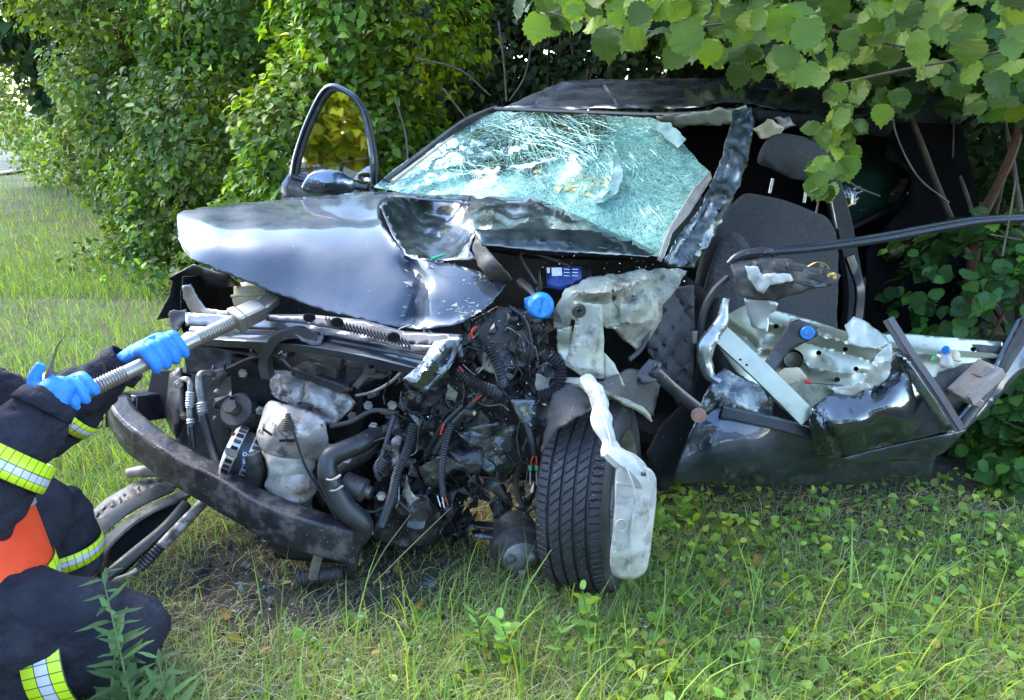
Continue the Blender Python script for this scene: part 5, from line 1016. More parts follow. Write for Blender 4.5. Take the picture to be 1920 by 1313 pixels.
# crushed lower scraps
scrm = pm('shredded_dark_metal', (.03, .045, .048), (.10, .11, .11), scale=30, rough=.18, rough2=.45, metal=.6, coat=.7, bump=.3, bscale=40, speck=.1, dirt=(.06, .05, .045), dscale=12)
for pts, mt in [([(868, 805, 1.96), (930, 790, 1.95), (975, 800, 1.97), (978, 860, 1.97), (940, 905, 1.95), (905, 880, 1.93), (880, 850, 1.94)], scrm), ([(785, 875, 1.9), (820, 856, 1.88), (870, 858, 1.9), (905, 870, 1.92), (900, 890, 1.92), (850, 880, 1.9), (820, 915, 1.9), (795, 910, 1.9)], scrm), ([(755, 930, 1.88), (762, 890, 1.88), (772, 925, 1.86), (786, 932, 1.86), (768, 948, 1.86)], alu), ([(835, 845, 1.93), (905, 840, 1.93), (905, 875, 1.9), (860, 870, 1.9)], blackmt),
                ([(900, 890, 1.97), (930, 900, 1.95), (965, 950, 1.97), (1000, 955, 2.0), (990, 965, 2.0), (945, 940, 1.96), (915, 915, 1.96)], scrm), ([(735, 822, 1.9), (752, 815, 1.9), (745, 870, 1.88), (733, 878, 1.88), (738, 850, 1.89)], alu), ([(960, 640, 1.98), (990, 670, 1.97), (975, 690, 1.97)], scrm), ([(840, 720, 1.92), (860, 735, 1.92), (855, 755, 1.92), (835, 748, 1.92)], alt_m2), ([(905, 660, 1.95), (928, 655, 1.95), (930, 700, 1.94), (905, 692, 1.94)], cream), ([(1005, 700, 1.95), (1030, 705, 1.94), (1028, 735, 1.93), (1004, 730, 1.94)], white_pl),
                ([(700, 930, 1.95), (790, 925, 1.92), (830, 960, 1.95), (820, 1020, 1.95), (760, 1030, 1.93), (700, 1010, 1.93)], voidm2), ([(760, 940, 1.9), (800, 930, 1.9), (812, 960, 1.9), (790, 1000, 1.88), (765, 990, 1.88)], blackmt), ([(700, 905, 2.0), (790, 840, 2.05), (880, 880, 2.05), (860, 1000, 2.05), (720, 1020, 2.0)], voidm)]:
    B(lambda m: m.sheet(pts, [], mt, step=7, crumple=((.016, 14), (.006, 35)), ragged=1.2, facet=.02, seed=pts[0][0] % 17), 'torn_scrap', solid=.003)
# wiring looms and wires
for pts, r, rb in [([(893, 628, 1.92), (920, 660, 1.9), (938, 700, 1.89), (942, 722, 1.9)], .014, (.0085, .17)), ([(850, 690, 1.9), (880, 715, 1.88), (915, 730, 1.88), (935, 738, 1.9)], .016, (.0085, .17)), ([(1030, 665, 1.93), (1050, 690, 1.92), (1045, 730, 1.9), (1010, 745, 1.9)], .017, (.009, .18)), ([(776, 795, 1.88), (765, 840, 1.86), (745, 885, 1.85), (735, 930, 1.85), (715, 985, 1.86)], .012, (.0075, .17)),
                   ([(845, 795, 1.88), (832, 850, 1.87), (828, 890, 1.87), (832, 930, 1.87)], .009, (.0075, .17)), ([(725, 860, 1.88), (712, 880, 1.88)], .014, (.0085, .17)), ([(815, 850, 1.9), (850, 795, 1.9), (880, 765, 1.9), (905, 735, 1.9)], .009, None), ([(800, 850, 1.93), (830, 800, 1.92), (870, 760, 1.92)], .008, None), ([(985, 790, 1.9), (998, 830, 1.88), (1002, 852, 1.88)], .01, None), ([(955, 575, 1.95), (985, 600, 1.94), (996, 650, 1.94), (993, 675, 1.94)], .005, None)]:
    B(lambda m: m.tube(L(*pts), r, hose, n=10, rib=rb), 'corrugated_loom' if rb else 'cable')
for pts, mt, r in [([(1003, 850, 1.88), (997, 862, 1.87), (995, 876, 1.87)], red_w, .0022), ([(1004, 850, 1.88), (1006, 862, 1.87), (1006, 876, 1.87)], red_w, .0022), ([(890, 612, 1.91), (884, 622, 1.9), (886, 636, 1.9)], red_w, .0025), ([(895, 612, 1.91), (878, 630, 1.9)], red_w, .0022), ([(848, 680, 1.89), (862, 700, 1.88)], red_w, .0022), ([(852, 677, 1.89), (868, 697, 1.88)], red_w, .0022), ([(832, 795, 1.88), (826, 815, 1.88)], red_w, .003), ([(820, 930, 1.87), (826, 950, 1.87)], white_lb, .0018), ([(828, 928, 1.87), (833, 952, 1.87)], white_lb, .0018), ([(834, 928, 1.87), (840, 948, 1.87)], red_w, .0018), ([(905, 740, 1.89), (885, 755, 1.89)], red_w, .002)]:
    B(lambda m: m.tube(L(*pts), r, mt, n=6), 'wire')
for x in (994, 1006): B(lambda m: (m.box(W(x, 874, 1.868), W(x, 881, 1.868), .008, .008, pm('green_seal', (.05, .4, .15), rough=.4)), m.box(W(x, 884, 1.868), W(x, 908, 1.868), .007, .004, alt_m)), 'wire_terminal')
def f(m):
    for i in range(80):
        x, y = RNG.uniform(720, 1040), RNG.uniform(600, 1000)
        if x + y > 1960: continue
        Y = 1.97 - .06 * RNG.random(); pts = []; a = RNG.uniform(0, 6.28)
        for k in range(5): pts.append(W(x, y, Y)); a += RNG.normal(0, .7); x += RNG.uniform(8, 26) * math.cos(a); y += RNG.uniform(8, 26) * math.sin(a) + 5; Y += RNG.normal(0, .012)
        m.tube(pts, RNG.uniform(.001, .0028), hose if RNG.random() < .85 else steel, n=5, seg=4)
B(f, 'loose_wires')['kind'] = 'stuff'
def shards(name, n_, regs, mats_, s0, s1):
    def f(m):
        for i in range(n_):
            x0, x1, y0, y1, Y0, Y1 = regs[int(RNG.integers(0, len(regs)))]; p = W(RNG.uniform(x0, x1), RNG.uniform(y0, y1), RNG.uniform(Y0, Y1)); s = RNG.uniform(s0, s1); q = []
            u = Vector(RNG.normal(0, 1, 3)).normalized(); v = u.orthogonal().normalized(); a0_ = RNG.uniform(0, 6)
            for k in range(4): an = a0_ + k * 1.57 + RNG.normal(0, .3); q.append(p + (u * math.cos(an) + v * math.sin(an)) * s * RNG.uniform(.4, 1.2))
            q.append(p + u.cross(v) * s * .3); m.add(q, [(0, 1, 4), (1, 2, 4), (2, 3, 4), (3, 0, 4)], mats_[int(RNG.integers(0, len(mats_)))])
    B(f, name, smooth=False)['kind'] = 'stuff'
shards('bay_fragments', 700, [(400, 760, 650, 1000, 2.12, 2.35), (700, 1040, 580, 1000, 1.98, 2.25), (870, 1040, 580, 740, 1.97, 2.1), (720, 900, 700, 1010, 1.95, 2.1)], [scrm, blackpl_d, blackmt, rusty3, voidm2, hose], .012, .045)
shards('glass_crumbs', 260, [(870, 1000, 575, 700, 1.93, 1.99), (700, 1040, 700, 960, 1.88, 1.95), (1000, 1300, 480, 560, 2.0, 2.25)], [white_lb, lamin, alu], .0012, .0035)
for i in range(26):   # larger bits of machinery in the bay
    x, y = RNG.uniform(640, 1000), RNG.uniform(760, 1000); Y = 2.05 + RNG.uniform(0, .12); r = RNG.uniform(.012, .035); d = Vector(RNG.normal(0, 1, 3)).normalized() * RNG.uniform(.03, .09); p = W(x, y, Y)
    B(lambda m: m.lathe(p, p + d, [(0, 0), (0, r * .6), (.15, r), (.6, r), (.65, r * .7), (1, r * .6), (1, 0)], [rusty3, blackpl_d, blackmt][i % 3], n=14), 'machine_fitting')

for i, (x, y, Y) in enumerate([(455, 700, 2.2), (500, 690, 2.2), (488, 770, 2.1), (620, 840, 1.96), (660, 780, 2.02), (690, 760, 2.03), (520, 900, 1.93), (585, 905, 1.94), (700, 800, 1.98), (735, 760, 1.97), (770, 740, 1.95), (650, 860, 1.95), (715, 930, 1.88), (345, 780, 2.2), (335, 720, 2.24)]):
    B(lambda m: m.lathe(W(x, y, Y), W(x + 1, y + 2, Y - .016), [(0, .014), (.3, .014), (.3, .009), (1, .009), (1, 0)], (steel, rusty, alt_m2)[i % 3], n=6), 'hex_bolt')
for pts, r, mt in [([(430, 690, 2.2), (470, 672, 2.18), (520, 668, 2.16), (548, 690, 2.12)], .006, blackmt), ([(668, 742, 2.02), (700, 735, 2.0), (735, 715, 1.98), (760, 690, 1.97)], .005, steel), ([(620, 800, 1.98), (660, 790, 1.97), (700, 770, 1.97), (745, 775, 1.96)], .007, blackpl_d), ([(600, 655, 2.15), (650, 660, 2.1), (690, 650, 2.08)], .006, hose), ([(500, 640, 2.2), (540, 652, 2.16), (575, 648, 2.14)], .005, steel),
                   ([(690, 600, 2.02), (700, 680, 2.0), (735, 700, 1.98)], .004, hose), ([(590, 960, 1.95), (640, 985, 1.9), (700, 1000, 1.9)], .006, steel), ([(660, 950, 1.88), (700, 960, 1.88), (740, 940, 1.88), (770, 960, 1.88)], .004, blackpl_d)]:
    B(lambda m: m.tube(L(*pts), r, mt, n=8), 'thin_pipe')
for x, y, Y, a in ((640, 726, 2.03, 3), (690, 742, 2.0, -4), (566, 760, 2.02, 2), (720, 835, 1.9, 6), (758, 870, 1.88, -5), (870, 770, 1.88, 4), (905, 830, 1.9, -6)):
    B(lambda m: (m.box(W(x, y, Y), W(x + 16, y + a, Y), .02, .014, blackpl_d), m.box(W(x + 16, y + a, Y), W(x + 22, y + a * 1.3, Y), .014, .01, beige_lt if a > 3 else blackmt)), 'wiring_plug', bevel=.002)
# --- driver's door, torn open
dd = thing('driver_door', W(1310, 780, 2.2)); dd.parent = car; dd.location = WL['driver_door'] - WL['wrecked_car']
def D(fn, name, **k): return B(fn, name, dd, **k)
def f(m):
    m.sheet([(1262, 895, 2.1), (1290, 820, 2.12), (1305, 790, 2.12), (1345, 765, 2.13), (1420, 780, 2.13), (1520, 805, 2.14), (1560, 860, 2.14), (1700, 850, 2.25), (1755, 850, 2.3), (1745, 890, 2.32), (1600, 908, 2.27), (1400, 912, 2.2), (1262, 905, 2.13)], [(1340, 850, 2.08), (1420, 850, 2.1), (1550, 885, 2.2)], paint, step=9, crumple=((.008, 4),), creases=[([(1300, 815), (1345, 790), (1330, 870)], -.012, 12)])
    m.sheet([(1300, 795, 2.14), (1320, 740, 2.16), (1345, 700, 2.17), (1360, 690, 2.17), (1420, 720, 2.16), (1450, 745, 2.15), (1450, 782, 2.14), (1345, 768, 2.13)], [(1370, 740, 2.13)], paint_pil, step=7, crumple=((.016, 10), (.006, 28)), facet=.008, seed=6)
D(f, 'outer_skin', solid=.003)
D(lambda m: m.sweep(L((1352, 772, 2.1), (1430, 788, 2.1), (1518, 812, 2.12)), [(-.02, -.006), (.02, -.006), (.016, .01), (-.016, .01)], paint, up=(0, -1, .2)), 'rub_strip', bevel=.002)
def f(m):   # crumpled dark lower skin at the far end
    m.sheet([(1512, 790, 2.08), (1520, 765, 2.1), (1555, 740, 2.12), (1610, 745, 2.1), (1640, 700, 2.12), (1680, 655, 2.16), (1700, 670, 2.16), (1720, 720, 2.14), (1765, 780, 2.15), (1808, 800, 2.16), (1730, 820, 2.14), (1650, 838, 2.12), (1570, 862, 2.1), (1530, 850, 2.09)], [(1600, 790, 2.04), (1660, 760, 2.06), (1700, 790, 2.08), (1560, 800, 2.05)], paint_wet, step=6, crumple=((.02, 4.5), (.003, 14)), creases=[([(1525, 770), (1560, 850)], -.03, 6), ([(1540, 775), (1580, 858)], .02, 5), ([(1690, 670), (1790, 790)], -.05, 10), ([(1640, 740), (1680, 700)], .04, 8)], seed=4)
    m.sheet([(1530, 850, 2.1), (1570, 862, 2.1), (1650, 842, 2.12), (1730, 824, 2.15), (1812, 806, 2.18), (1770, 848, 2.22), (1740, 862, 2.25), (1560, 868, 2.14)], [], paint, step=9, crumple=((.006, 6),), creases=[([(1600, 858), (1760, 830)], .02, 5)])
D(f, 'crumpled_skin', solid=.003, sharp=70)
def f(m):   # inner frame, pale metal
    m.sheet([(1345, 600, 2.32), (1400, 570, 2.34), (1470, 585, 2.36), (1600, 625, 2.4), (1700, 625, 2.44), (1880, 640, 2.5), (1880, 665, 2.48), (1760, 700, 2.4), (1740, 760, 2.36), (1640, 760, 2.32), (1560, 740, 2.3), (1540, 800, 2.26), (1470, 770, 2.24), (1380, 700, 2.24), (1345, 650, 2.28)],
            [(1480, 680, 2.3), (1600, 690, 2.33)], primer, step=5, crumple=((.003, 5),), creases=[([(1430, 603), (1600, 645), (1760, 668)], -.03, 7), ([(1450, 628), (1600, 668), (1660, 690)], .022, 7), ([(1430, 655), (1480, 645), (1520, 690), (1600, 700)], -.03, 7), ([(1530, 668), (1560, 693), (1640, 705)], .025, 7), ([(1360, 610), (1420, 650)], .03, 6), ([(1560, 730), (1600, 722), (1650, 735)], -.02, 6)], seed=9)
    for q_ in ([(1475, 600), (1640, 640), (1700, 652)], [(1540, 712), (1590, 718), (1620, 716)], [(1760, 660), (1870, 668)]): m.sweep(L(*[(x, y, 2.3 + (x - 1475) * .0004) for x, y in q_]), [(-.012, 0), (-.006, .008), (.006, .008), (.012, 0)], primer, up=(0, -1, 0))
D(f, 'inner_panel', solid=.003, smo=2)
for x, y in ((1455, 612), (1520, 630), (1585, 655), (1440, 660), (1535, 662), (1605, 692), (1570, 712), (1825, 655)): D(lambda m: m.lathe(W(x, y, 2.285), W(x, y + 1, 2.31), [(0, .008), (.2, .006), (1, .006), (1, 0)], voidm, n=12), 'panel_hole')
D(lambda m: m.lathe(W(1487, 674, 2.26), W(1488, 678, 2.31), [(0, .032), (.1, .028), (1, .028), (1, 0)], voidm, n=28), 'speaker_hole')
D(lambda m: (m.sweep(L((1342, 618, 2.24), (1430, 700, 2.17), (1515, 785, 2.1)), [(-.03, -.006), (-.02, -.006), (-.02, -.016), (.006, -.016), (.006, -.004), (.02, -.004), (.03, -.014), (.03, .006), (-.03, .006)], primer, up=(0, -1, .3))), 'impact_beam', bevel=.001)
for x, y in ((1388, 674), (1400, 684), (1476, 762)): D(lambda m: m.lathe(W(x, y, 2.15), W(x, y + 1, 2.148), [(0, 0), (0, .004), (1, .004), (1, 0)], voidm, n=10), 'beam_hole')
def f(m):
    m.sheet([(1480, 605, 2.24), (1498, 598, 2.24), (1535, 615, 2.24), (1532, 630, 2.23), (1480, 658, 2.22), (1450, 700, 2.2), (1430, 685, 2.21), (1455, 645, 2.23)], [], blackmt, step=7, crumple=((.003, 10),))
D(f, 'window_regulator', solid=.008)
D(lambda m: (m.lathe(W(1514, 624, 2.215), W(1514, 625, 2.2), [(0, .02), (0, .021), (.6, .021), (.8, .018), (.8, .010), (1, .009), (1, 0)], blue_pl, n=28), m.lathe(W(1514, 625, 2.2), W(1514, 625.5, 2.194), [(0, .005), (1, .004), (1, 0)], steel, n=10)), 'regulator_pulley')
D(lambda m: m.sheet([(1470, 690, 2.24), (1500, 690, 2.24), (1515, 710, 2.23), (1475, 726, 2.22), (1455, 705, 2.23)], [], beige_lt, step=7, crumple=((.008, 18),), ragged=.7), 'torn_door_film', solid=.002)
D(lambda m: m.tube(L((1510, 716, 2.22), (1520, 717, 2.22)), .006, red_w, n=8), 'cable_stop'); D(lambda m: m.tube(L((1518, 717, 2.22), (1580, 723, 2.22)), .0025, steel, n=6), 'regulator_cable')
def f(m):  # torn pale flaps
    m.sheet([(1585, 610, 2.18), (1602, 592, 2.2), (1632, 606, 2.2), (1665, 635, 2.18), (1668, 645, 2.16), (1640, 655, 2.15), (1610, 650, 2.15), (1590, 645, 2.16)], [], cream2, step=6, crumple=((.01, 14),), ragged=.6)
    m.sheet([(1668, 642, 2.12), (1672, 665, 2.1), (1668, 700, 2.1), (1650, 722, 2.1), (1615, 735, 2.1), (1600, 746, 2.1), (1585, 742, 2.1), (1565, 738, 2.12), (1560, 728, 2.12), (1600, 722, 2.1), (1625, 705, 2.09), (1640, 672, 2.09)], [], cream2, step=5, crumple=((.02, 16), (.008, 36)), ragged=1, facet=.012)
D(f, 'torn_flap', solid=.002, sharp=22)
D(lambda m: m.sweep(L((1665, 598, 2.2), (1710, 670, 2.14), (1755, 735, 2.1), (1800, 806, 2.08)), [(-.014, -.012), (.014, -.012), (.014, .0), (.004, .0), (.004, .01), (-.014, .01)], pm('grey_rubber_channel', (.11, .1, .105), rough=.6, bump=.2), up=(0, -1, 0)), 'window_channel')
D(lambda m: m.sheet([(1695, 668, 2.12), (1712, 690, 2.1), (1760, 760, 2.08), (1785, 800, 2.08), (1770, 800, 2.09), (1725, 740, 2.1), (1700, 700, 2.12)], [], alt_sk, step=7, crumple=((.004, 10),)), 'polished_edge', solid=.003)
D(lambda m: (m.tube(L((1380, 488, 2.28), (1430, 474, 2.28), (1520, 466, 2.3), (1640, 450, 2.34), (1760, 428, 2.4), (1850, 414, 2.44), (1990, 408, 2.5)), .019, blackpl, n=12, flat=.7), m.tube(L((1430, 468, 2.27), (1520, 459, 2.29), (1640, 442, 2.33), (1760, 420, 2.39), (1850, 407, 2.43), (1990, 402, 2.49)), .005, paint, n=6)), 'window_frame')
D(lambda m: m.tube(L((1990, 408, 2.5), (1985, 500, 2.5), (1920, 620, 2.48), (1850, 730, 2.42), (1800, 800, 2.32)), [.014, .016, .022, .024, .02], blackpl_d, n=10), 'rear_frame')
D(lambda m: m.sheet([(1905, 600, 2.5), (1960, 580, 2.5), (1930, 680, 2.46), (1860, 760, 2.4), (1800, 815, 2.32), (1760, 850, 2.28), (1780, 800, 2.3), (1840, 730, 2.4)], [], paint, step=10, crumple=((.005, 6),)), 'rear_edge_skin', solid=.003)
D(lambda m: m.sheet([(1730, 640, 2.46), (1880, 650, 2.48), (1870, 720, 2.44), (1790, 810, 2.36), (1760, 760, 2.36), (1725, 690, 2.4)], [], blackpl_d, step=10, crumple=((.015, 10),)), 'latch_backing', solid=.004)
D(lambda m: (m.box(W(1860, 690, 2.36), W(1800, 745, 2.32), .09, .04, beige_pl), m.box(W(1835, 690, 2.34), W(1870, 710, 2.35), .04, .05, beige_pl), m.box(W(1800, 735, 2.31), W(1835, 755, 2.31), .05, .03, beige_pl), m.jitter(.008, 22)), 'door_latch', bevel=.004)
D(lambda m: m.sheet([(1765, 665, 2.34), (1785, 655, 2.34), (1788, 690, 2.33), (1762, 692, 2.33)], [], white_pl, step=7, crumple=((.012, 24),), ragged=.6), 'lock_bracket', solid=.006)
D(lambda m: m.lathe(W(1772, 658, 2.33), W(1774, 655, 2.35), [(0, 0), (0, .012), (1, .012), (1, 0)], blue_pl, n=14), 'lock_plug')
D(lambda m: m.tube(L((1748, 676, 2.33), (1753, 668, 2.33)), .006, pm('green_seal', (.05, .4, .15)), n=8), 'green_connector')
D(lambda m: m.sheet([(1790, 655, 2.36), (1802, 660, 2.36), (1800, 678, 2.35), (1786, 676, 2.35)], [], beige_lt, step=6, crumple=((.01, 20),), ragged=.5), 'foam_pad', solid=.006)
# mirror mount and torn window crank at the top front of the door
def f(m):
    m.sheet([(1368, 492, 2.24), (1440, 486, 2.22), (1500, 492, 2.22), (1575, 515, 2.24), (1560, 535, 2.22), (1500, 548, 2.2), (1450, 560, 2.18), (1390, 558, 2.2), (1375, 530, 2.22)], [(1450, 520, 2.16)], blackpl_d, step=7, crumple=((.02, 12), (.006, 30)), facet=.01, ragged=.6)
D(f, 'mirror_base', solid=.012)
for x, y, w_, h_, a_ in ((1490, 500, 30, 12, .05), (1460, 500, 22, 14, .02), (1530, 520, 26, 14, .06), (1420, 500, 16, 18, .0), (1545, 505, 10, 16, .0), (1500, 530, 50, 5, .1)):
    D(lambda m: (m.box(W(x - w_ / 2, y - a_ * 60, 2.14), W(x + w_ / 2, y + a_ * 60, 2.14), .03, h_ / 1400 * 2.1, blackpl_d), m.jitter(.006, 30)), 'mirror_mount_piece', bevel=.003)
D(lambda m: m.sheet([(1398, 498, 2.1), (1420, 500, 2.1), (1425, 515, 2.1), (1480, 515, 2.1), (1486, 528, 2.1), (1440, 535, 2.08), (1432, 552, 2.08), (1420, 545, 2.09), (1402, 525, 2.1)], [], white_pl, step=6, crumple=((.012, 22),), ragged=.6), 'torn_white_bracket', solid=.004)
D(lambda m: m.tube(L((1552, 518, 2.12), (1562, 514, 2.11), (1566, 522, 2.11)), .006, pm('brass_coil', (.5, .35, .1), rough=.35, metal=.7), n=8, rib=(.005, .2)), 'mirror_spring')
D(lambda m: m.tube(L((1515, 500, 2.13), (1532, 492, 2.12), (1548, 496, 2.12), (1555, 505, 2.12)), .0018, pm('brass_coil', (.5, .35, .1)), n=5), 'mirror_wire')
D(lambda m: m.sheet([(1395, 560, 2.2), (1440, 558, 2.2), (1458, 570, 2.2), (1455, 582, 2.2), (1442, 590, 2.2), (1440, 625, 2.19), (1410, 612, 2.2), (1402, 590, 2.2)], [], zinc, step=7, crumple=((.005, 14),), ragged=.4), 'zinc_plate', solid=.003)
D(lambda m: m.tube(L((1362, 560, 2.24), (1350, 610, 2.22), (1322, 650, 2.2), (1330, 700, 2.18), (1350, 718, 2.16)), [.014, .022, .026, .018, .008], zinc2, n=10, rough=.01), 'front_edge')
D(lambda m: m.tube(L((1365, 520, 2.28), (1335, 550, 2.26), (1318, 590, 2.25), (1312, 650, 2.24)), .011, hose, n=8), 'door_seal')
D(lambda m: m.tube(L((1365, 495, 2.24), (1390, 478, 2.24), (1440, 472, 2.24), (1450, 480, 2.24)), [.006, .014, .016, .008], hose, n=8, rough=.006), 'twisted_seal')
# front hinge area, sill under it
B(lambda m: m.sheet([(1215, 850, 2.2), (1240, 800, 2.25), (1300, 740, 2.32), (1320, 600, 2.4), (1345, 560, 2.45), (1330, 760, 2.35), (1280, 860, 2.25), (1250, 915, 2.2), (1235, 920, 2.2)], [], voidm, step=12, crumple=((.01, 8),)), 'hinge_post', solid=.02)
B(lambda m: m.box(W(1305, 632, 2.28), W(1318, 634, 2.24), .03, .04, white_pl), 'hinge_clip', bevel=.004)

# --- front passenger door, standing open at the far side
pd = thing('passenger_door', W(600, 400, 3.1)); pd.parent = car; pd.location = WL['passenger_door'] - WL['wrecked_car']
def Q(fn, name, **k): return B(fn, name, pd, **k)
fr = [(548, 335, 3.25), (556, 290, 3.25), (578, 225, 3.24), (612, 165, 3.22), (650, 172, 3.2), (678, 200, 3.19), (692, 250, 3.19), (700, 300, 3.18), (702, 345, 3.18)]
Q(lambda m: (m.tube(L(*fr), [.022, .02, .018, .018, .02, .022, .022], paint, n=10, flat=.6), m.tube([p + Vector((.015, -.01, -.012)) for p in L(*fr)], .009, blackpl, n=6)), 'window_frame')
def f(m):
    p0 = W(625, 260, 3.215); nn_ = Vector((-.21, -.97, .035)); vs_ = []
    for x, y in ((552, 338), (558, 300), (572, 250), (592, 200), (612, 170), (630, 169), (650, 178), (672, 205), (687, 250), (694, 300), (696, 352), (620, 350)):
        d_ = W(x, y, 1) - EYE; vs_.append(EYE + d_ * ((p0 - EYE).dot(nn_) / d_.dot(nn_)))
    m.add(vs_, [tuple(range(12))], glass_m)
Q(f, 'window_glass', smooth=False)
Q(lambda m: m.sheet([(530, 345, 3.25), (548, 322, 3.26), (620, 340, 3.24), (705, 348, 3.2), (712, 470, 3.2), (600, 480, 3.22), (530, 450, 3.25)], [], paint, step=14, crumple=((.004, 4),)), 'door_panel', solid=.04)
Q(lambda m: m.tube(L((550, 332, 3.23), (600, 345, 3.22), (690, 352, 3.18)), .012, blackpl, n=8), 'waist_seal')
Q(lambda m: m.sheet([(568, 358, 2.96), (572, 338, 2.96), (590, 326, 2.97), (625, 324, 3.0), (655, 332, 3.02), (664, 345, 3.03), (660, 358, 3.02), (620, 362, 2.99)], [(615, 342, 2.93)], mirror_p, step=9, crumple=(), smooth=3), 'wing_mirror', solid=.05, subdiv=1)
# ------------------------------------------------------------------ threaded strut held under the bonnet
bar = thing('threaded_strut', W(300, 675, 1.97), 'long grey steel strut with two threaded stretches, held by blue-gloved hands under the bonnet', 'strut')
b0, b1 = W(96, 766, 1.665), W(470, 588, 2.06); bd = (b1 - b0).normalized()
def onbar(t): return b0.lerp(b1, t)
B(lambda m: m.tube([onbar(0), onbar(.5), onbar(1)], .0185, rodm, n=22, smooth_path=False), 'rod', bar)
for a, b in ((.11, .33), (.70, .90)): B(lambda m: m.tube([onbar(a), onbar(b)], .0195, rodm, n=20, rib=(.0072, .075), smooth_path=False), 'thread', bar)
def f(m): 
    e = onbar(.93); m.box(e, onbar(1.07), .055, .05, rodm, up=(0, -.6, 1)); m.box(onbar(1.05), onbar(1.13) + Vector((0, .02, .012)), .05, .03, rodm, up=(0, -.6, 1)); m.box(onbar(.9), onbar(.95), .062, .056, rodm, up=(0, -.6, 1)); m.jitter(.003, 12)
B(f, 'lifting_claw', bar, bevel=.006)

# ------------------------------------------------------------------ kneeling helper
person = thing('person', (-1.25, 1.55, 0), 'kneeling person in dark turnout suit, orange vest and blue gloves gripping the strut', 'person')
cloth = pm('navy_black_turnout_cloth', (.013, .014, .023), (.024, .025, .036), scale=9, rough=.85, bump=1.0, bscale=17, spec=.25, dirt=(.045, .042, .04), dscale=9, dlo=.58, dhi=.75)
for n_ in cloth.node_tree.nodes:
    if n_.type == 'BUMP': n_.inputs['Distance'].default_value = .022
skin = pm('skin', (.45, .27, .2), (.4, .23, .17), scale=20, rough=.5)
glove_m = pm('bright_blue_nitrile', (.05, .27, .78), (.035, .2, .66), scale=30, rough=.52, bump=.6, bscale=60, spec=.3)
vest_m = pm('orange_red_vest_fabric', (.85, .075, .015), (.75, .055, .012), scale=8, rough=.7, bump=.3, bscale=240)
helm_m = pm('white_helmet_shell', (.7, .7, .66), rough=.25, coat=.5)
def band_mat(name, grid_u, grid_v):
    m = bpy.data.materials.new(name); m.use_nodes = True; n = m.node_tree; b = n.nodes['Principled BSDF']; uv = n.nodes.new('ShaderNodeUVMap'); s = n.nodes.new('ShaderNodeSeparateXYZ'); n.links.new(uv.outputs[0], s.inputs[0])
    r = n.nodes.new('ShaderNodeValToRGB'); r.color_ramp.interpolation = 'CONSTANT'; e = r.color_ramp.elements; e[0].color = (.55, .75, .02, 1); e[1].position = .33; e[1].color = (.52, .54, .62, 1); x = e.new(.68); x.color = (.55, .75, .02, 1)
    n.links.new(s.outputs[1], r.inputs[0])
    def lines(o, k, w):
        a = n.nodes.new('ShaderNodeMath'); a.operation = 'MULTIPLY'; a.inputs[1].default_value = k; n.links.new(o, a.inputs[0]); f_ = n.nodes.new('ShaderNodeMath'); f_.operation = 'FRACT'; n.links.new(a.outputs[0], f_.inputs[0])
        l = n.nodes.new('ShaderNodeMath'); l.operation = 'LESS_THAN'; l.inputs[1].default_value = w; n.links.new(f_.outputs[0], l.inputs[0]); return l.outputs[0]
    mx = n.nodes.new('ShaderNodeMath'); mx.operation = 'MAXIMUM'; n.links.new(lines(s.outputs[0], grid_u, .1), mx.inputs[0]); n.links.new(lines(s.outputs[1], grid_v, .08), mx.inputs[1])
    c = n.nodes.new('ShaderNodeMix'); c.data_type = 'RGBA'; n.links.new(mx.outputs[0], c.inputs[0]); n.links.new(r.outputs[0], c.inputs[6]); c.inputs[7].default_value = (.06, .08, .02, 1); n.links.new(c.outputs[2], b.inputs['Base Color']); b.inputs['Roughness'].default_value = .4
    return m
band_m = band_mat('reflective_yellow_silver_tape', 34, 3.0)
def cloth_obj(fn, name, vox=.014, strength=.022, size=.11, smo=3):
    o = B(fn, name, person, remesh=vox, smo=smo); t = bpy.data.textures.new(name + '_folds', 'CLOUDS'); t.noise_scale = size; t.noise_depth = 2
    d = o.modifiers.new('w', 'DISPLACE'); d.texture = t; d.strength = strength; d.mid_level = .5; d.texture_coords = 'LOCAL'
    t2 = bpy.data.textures.new(name + '_creases', 'MARBLE'); t2.noise_scale = .07; t2.turbulence = 9; t2.marble_type = 'SHARP'; d2 = o.modifiers.new('c', 'DISPLACE'); d2.texture = t2; d2.strength = .015; d2.texture_coords = 'LOCAL'; return o
hip = Vector((-1.33, 1.48, .27)); sho = Vector((-1.5, 1.62, .84)); neck = Vector((-1.42, 1.66, .93))
shN = Vector((-1.42, 1.45, .80)); shF = Vector((-1.55, 1.80, .78))
elN = W(-55, 955, 1.48); wrN = W(98, 742, 1.655); elF = W(70, 800, 1.92); wrF = W(242, 676, 2.02)
kN = W(252, 1188, 1.5); aN = Vector((-1.38, 1.40, .07)); kF = W(95, 940, 1.80); aF = Vector((-1.24, 1.80, .06))
hipN = hip + Vector((.02, -.08, -.03)); hipF = hip + Vector((.02, .12, .0))
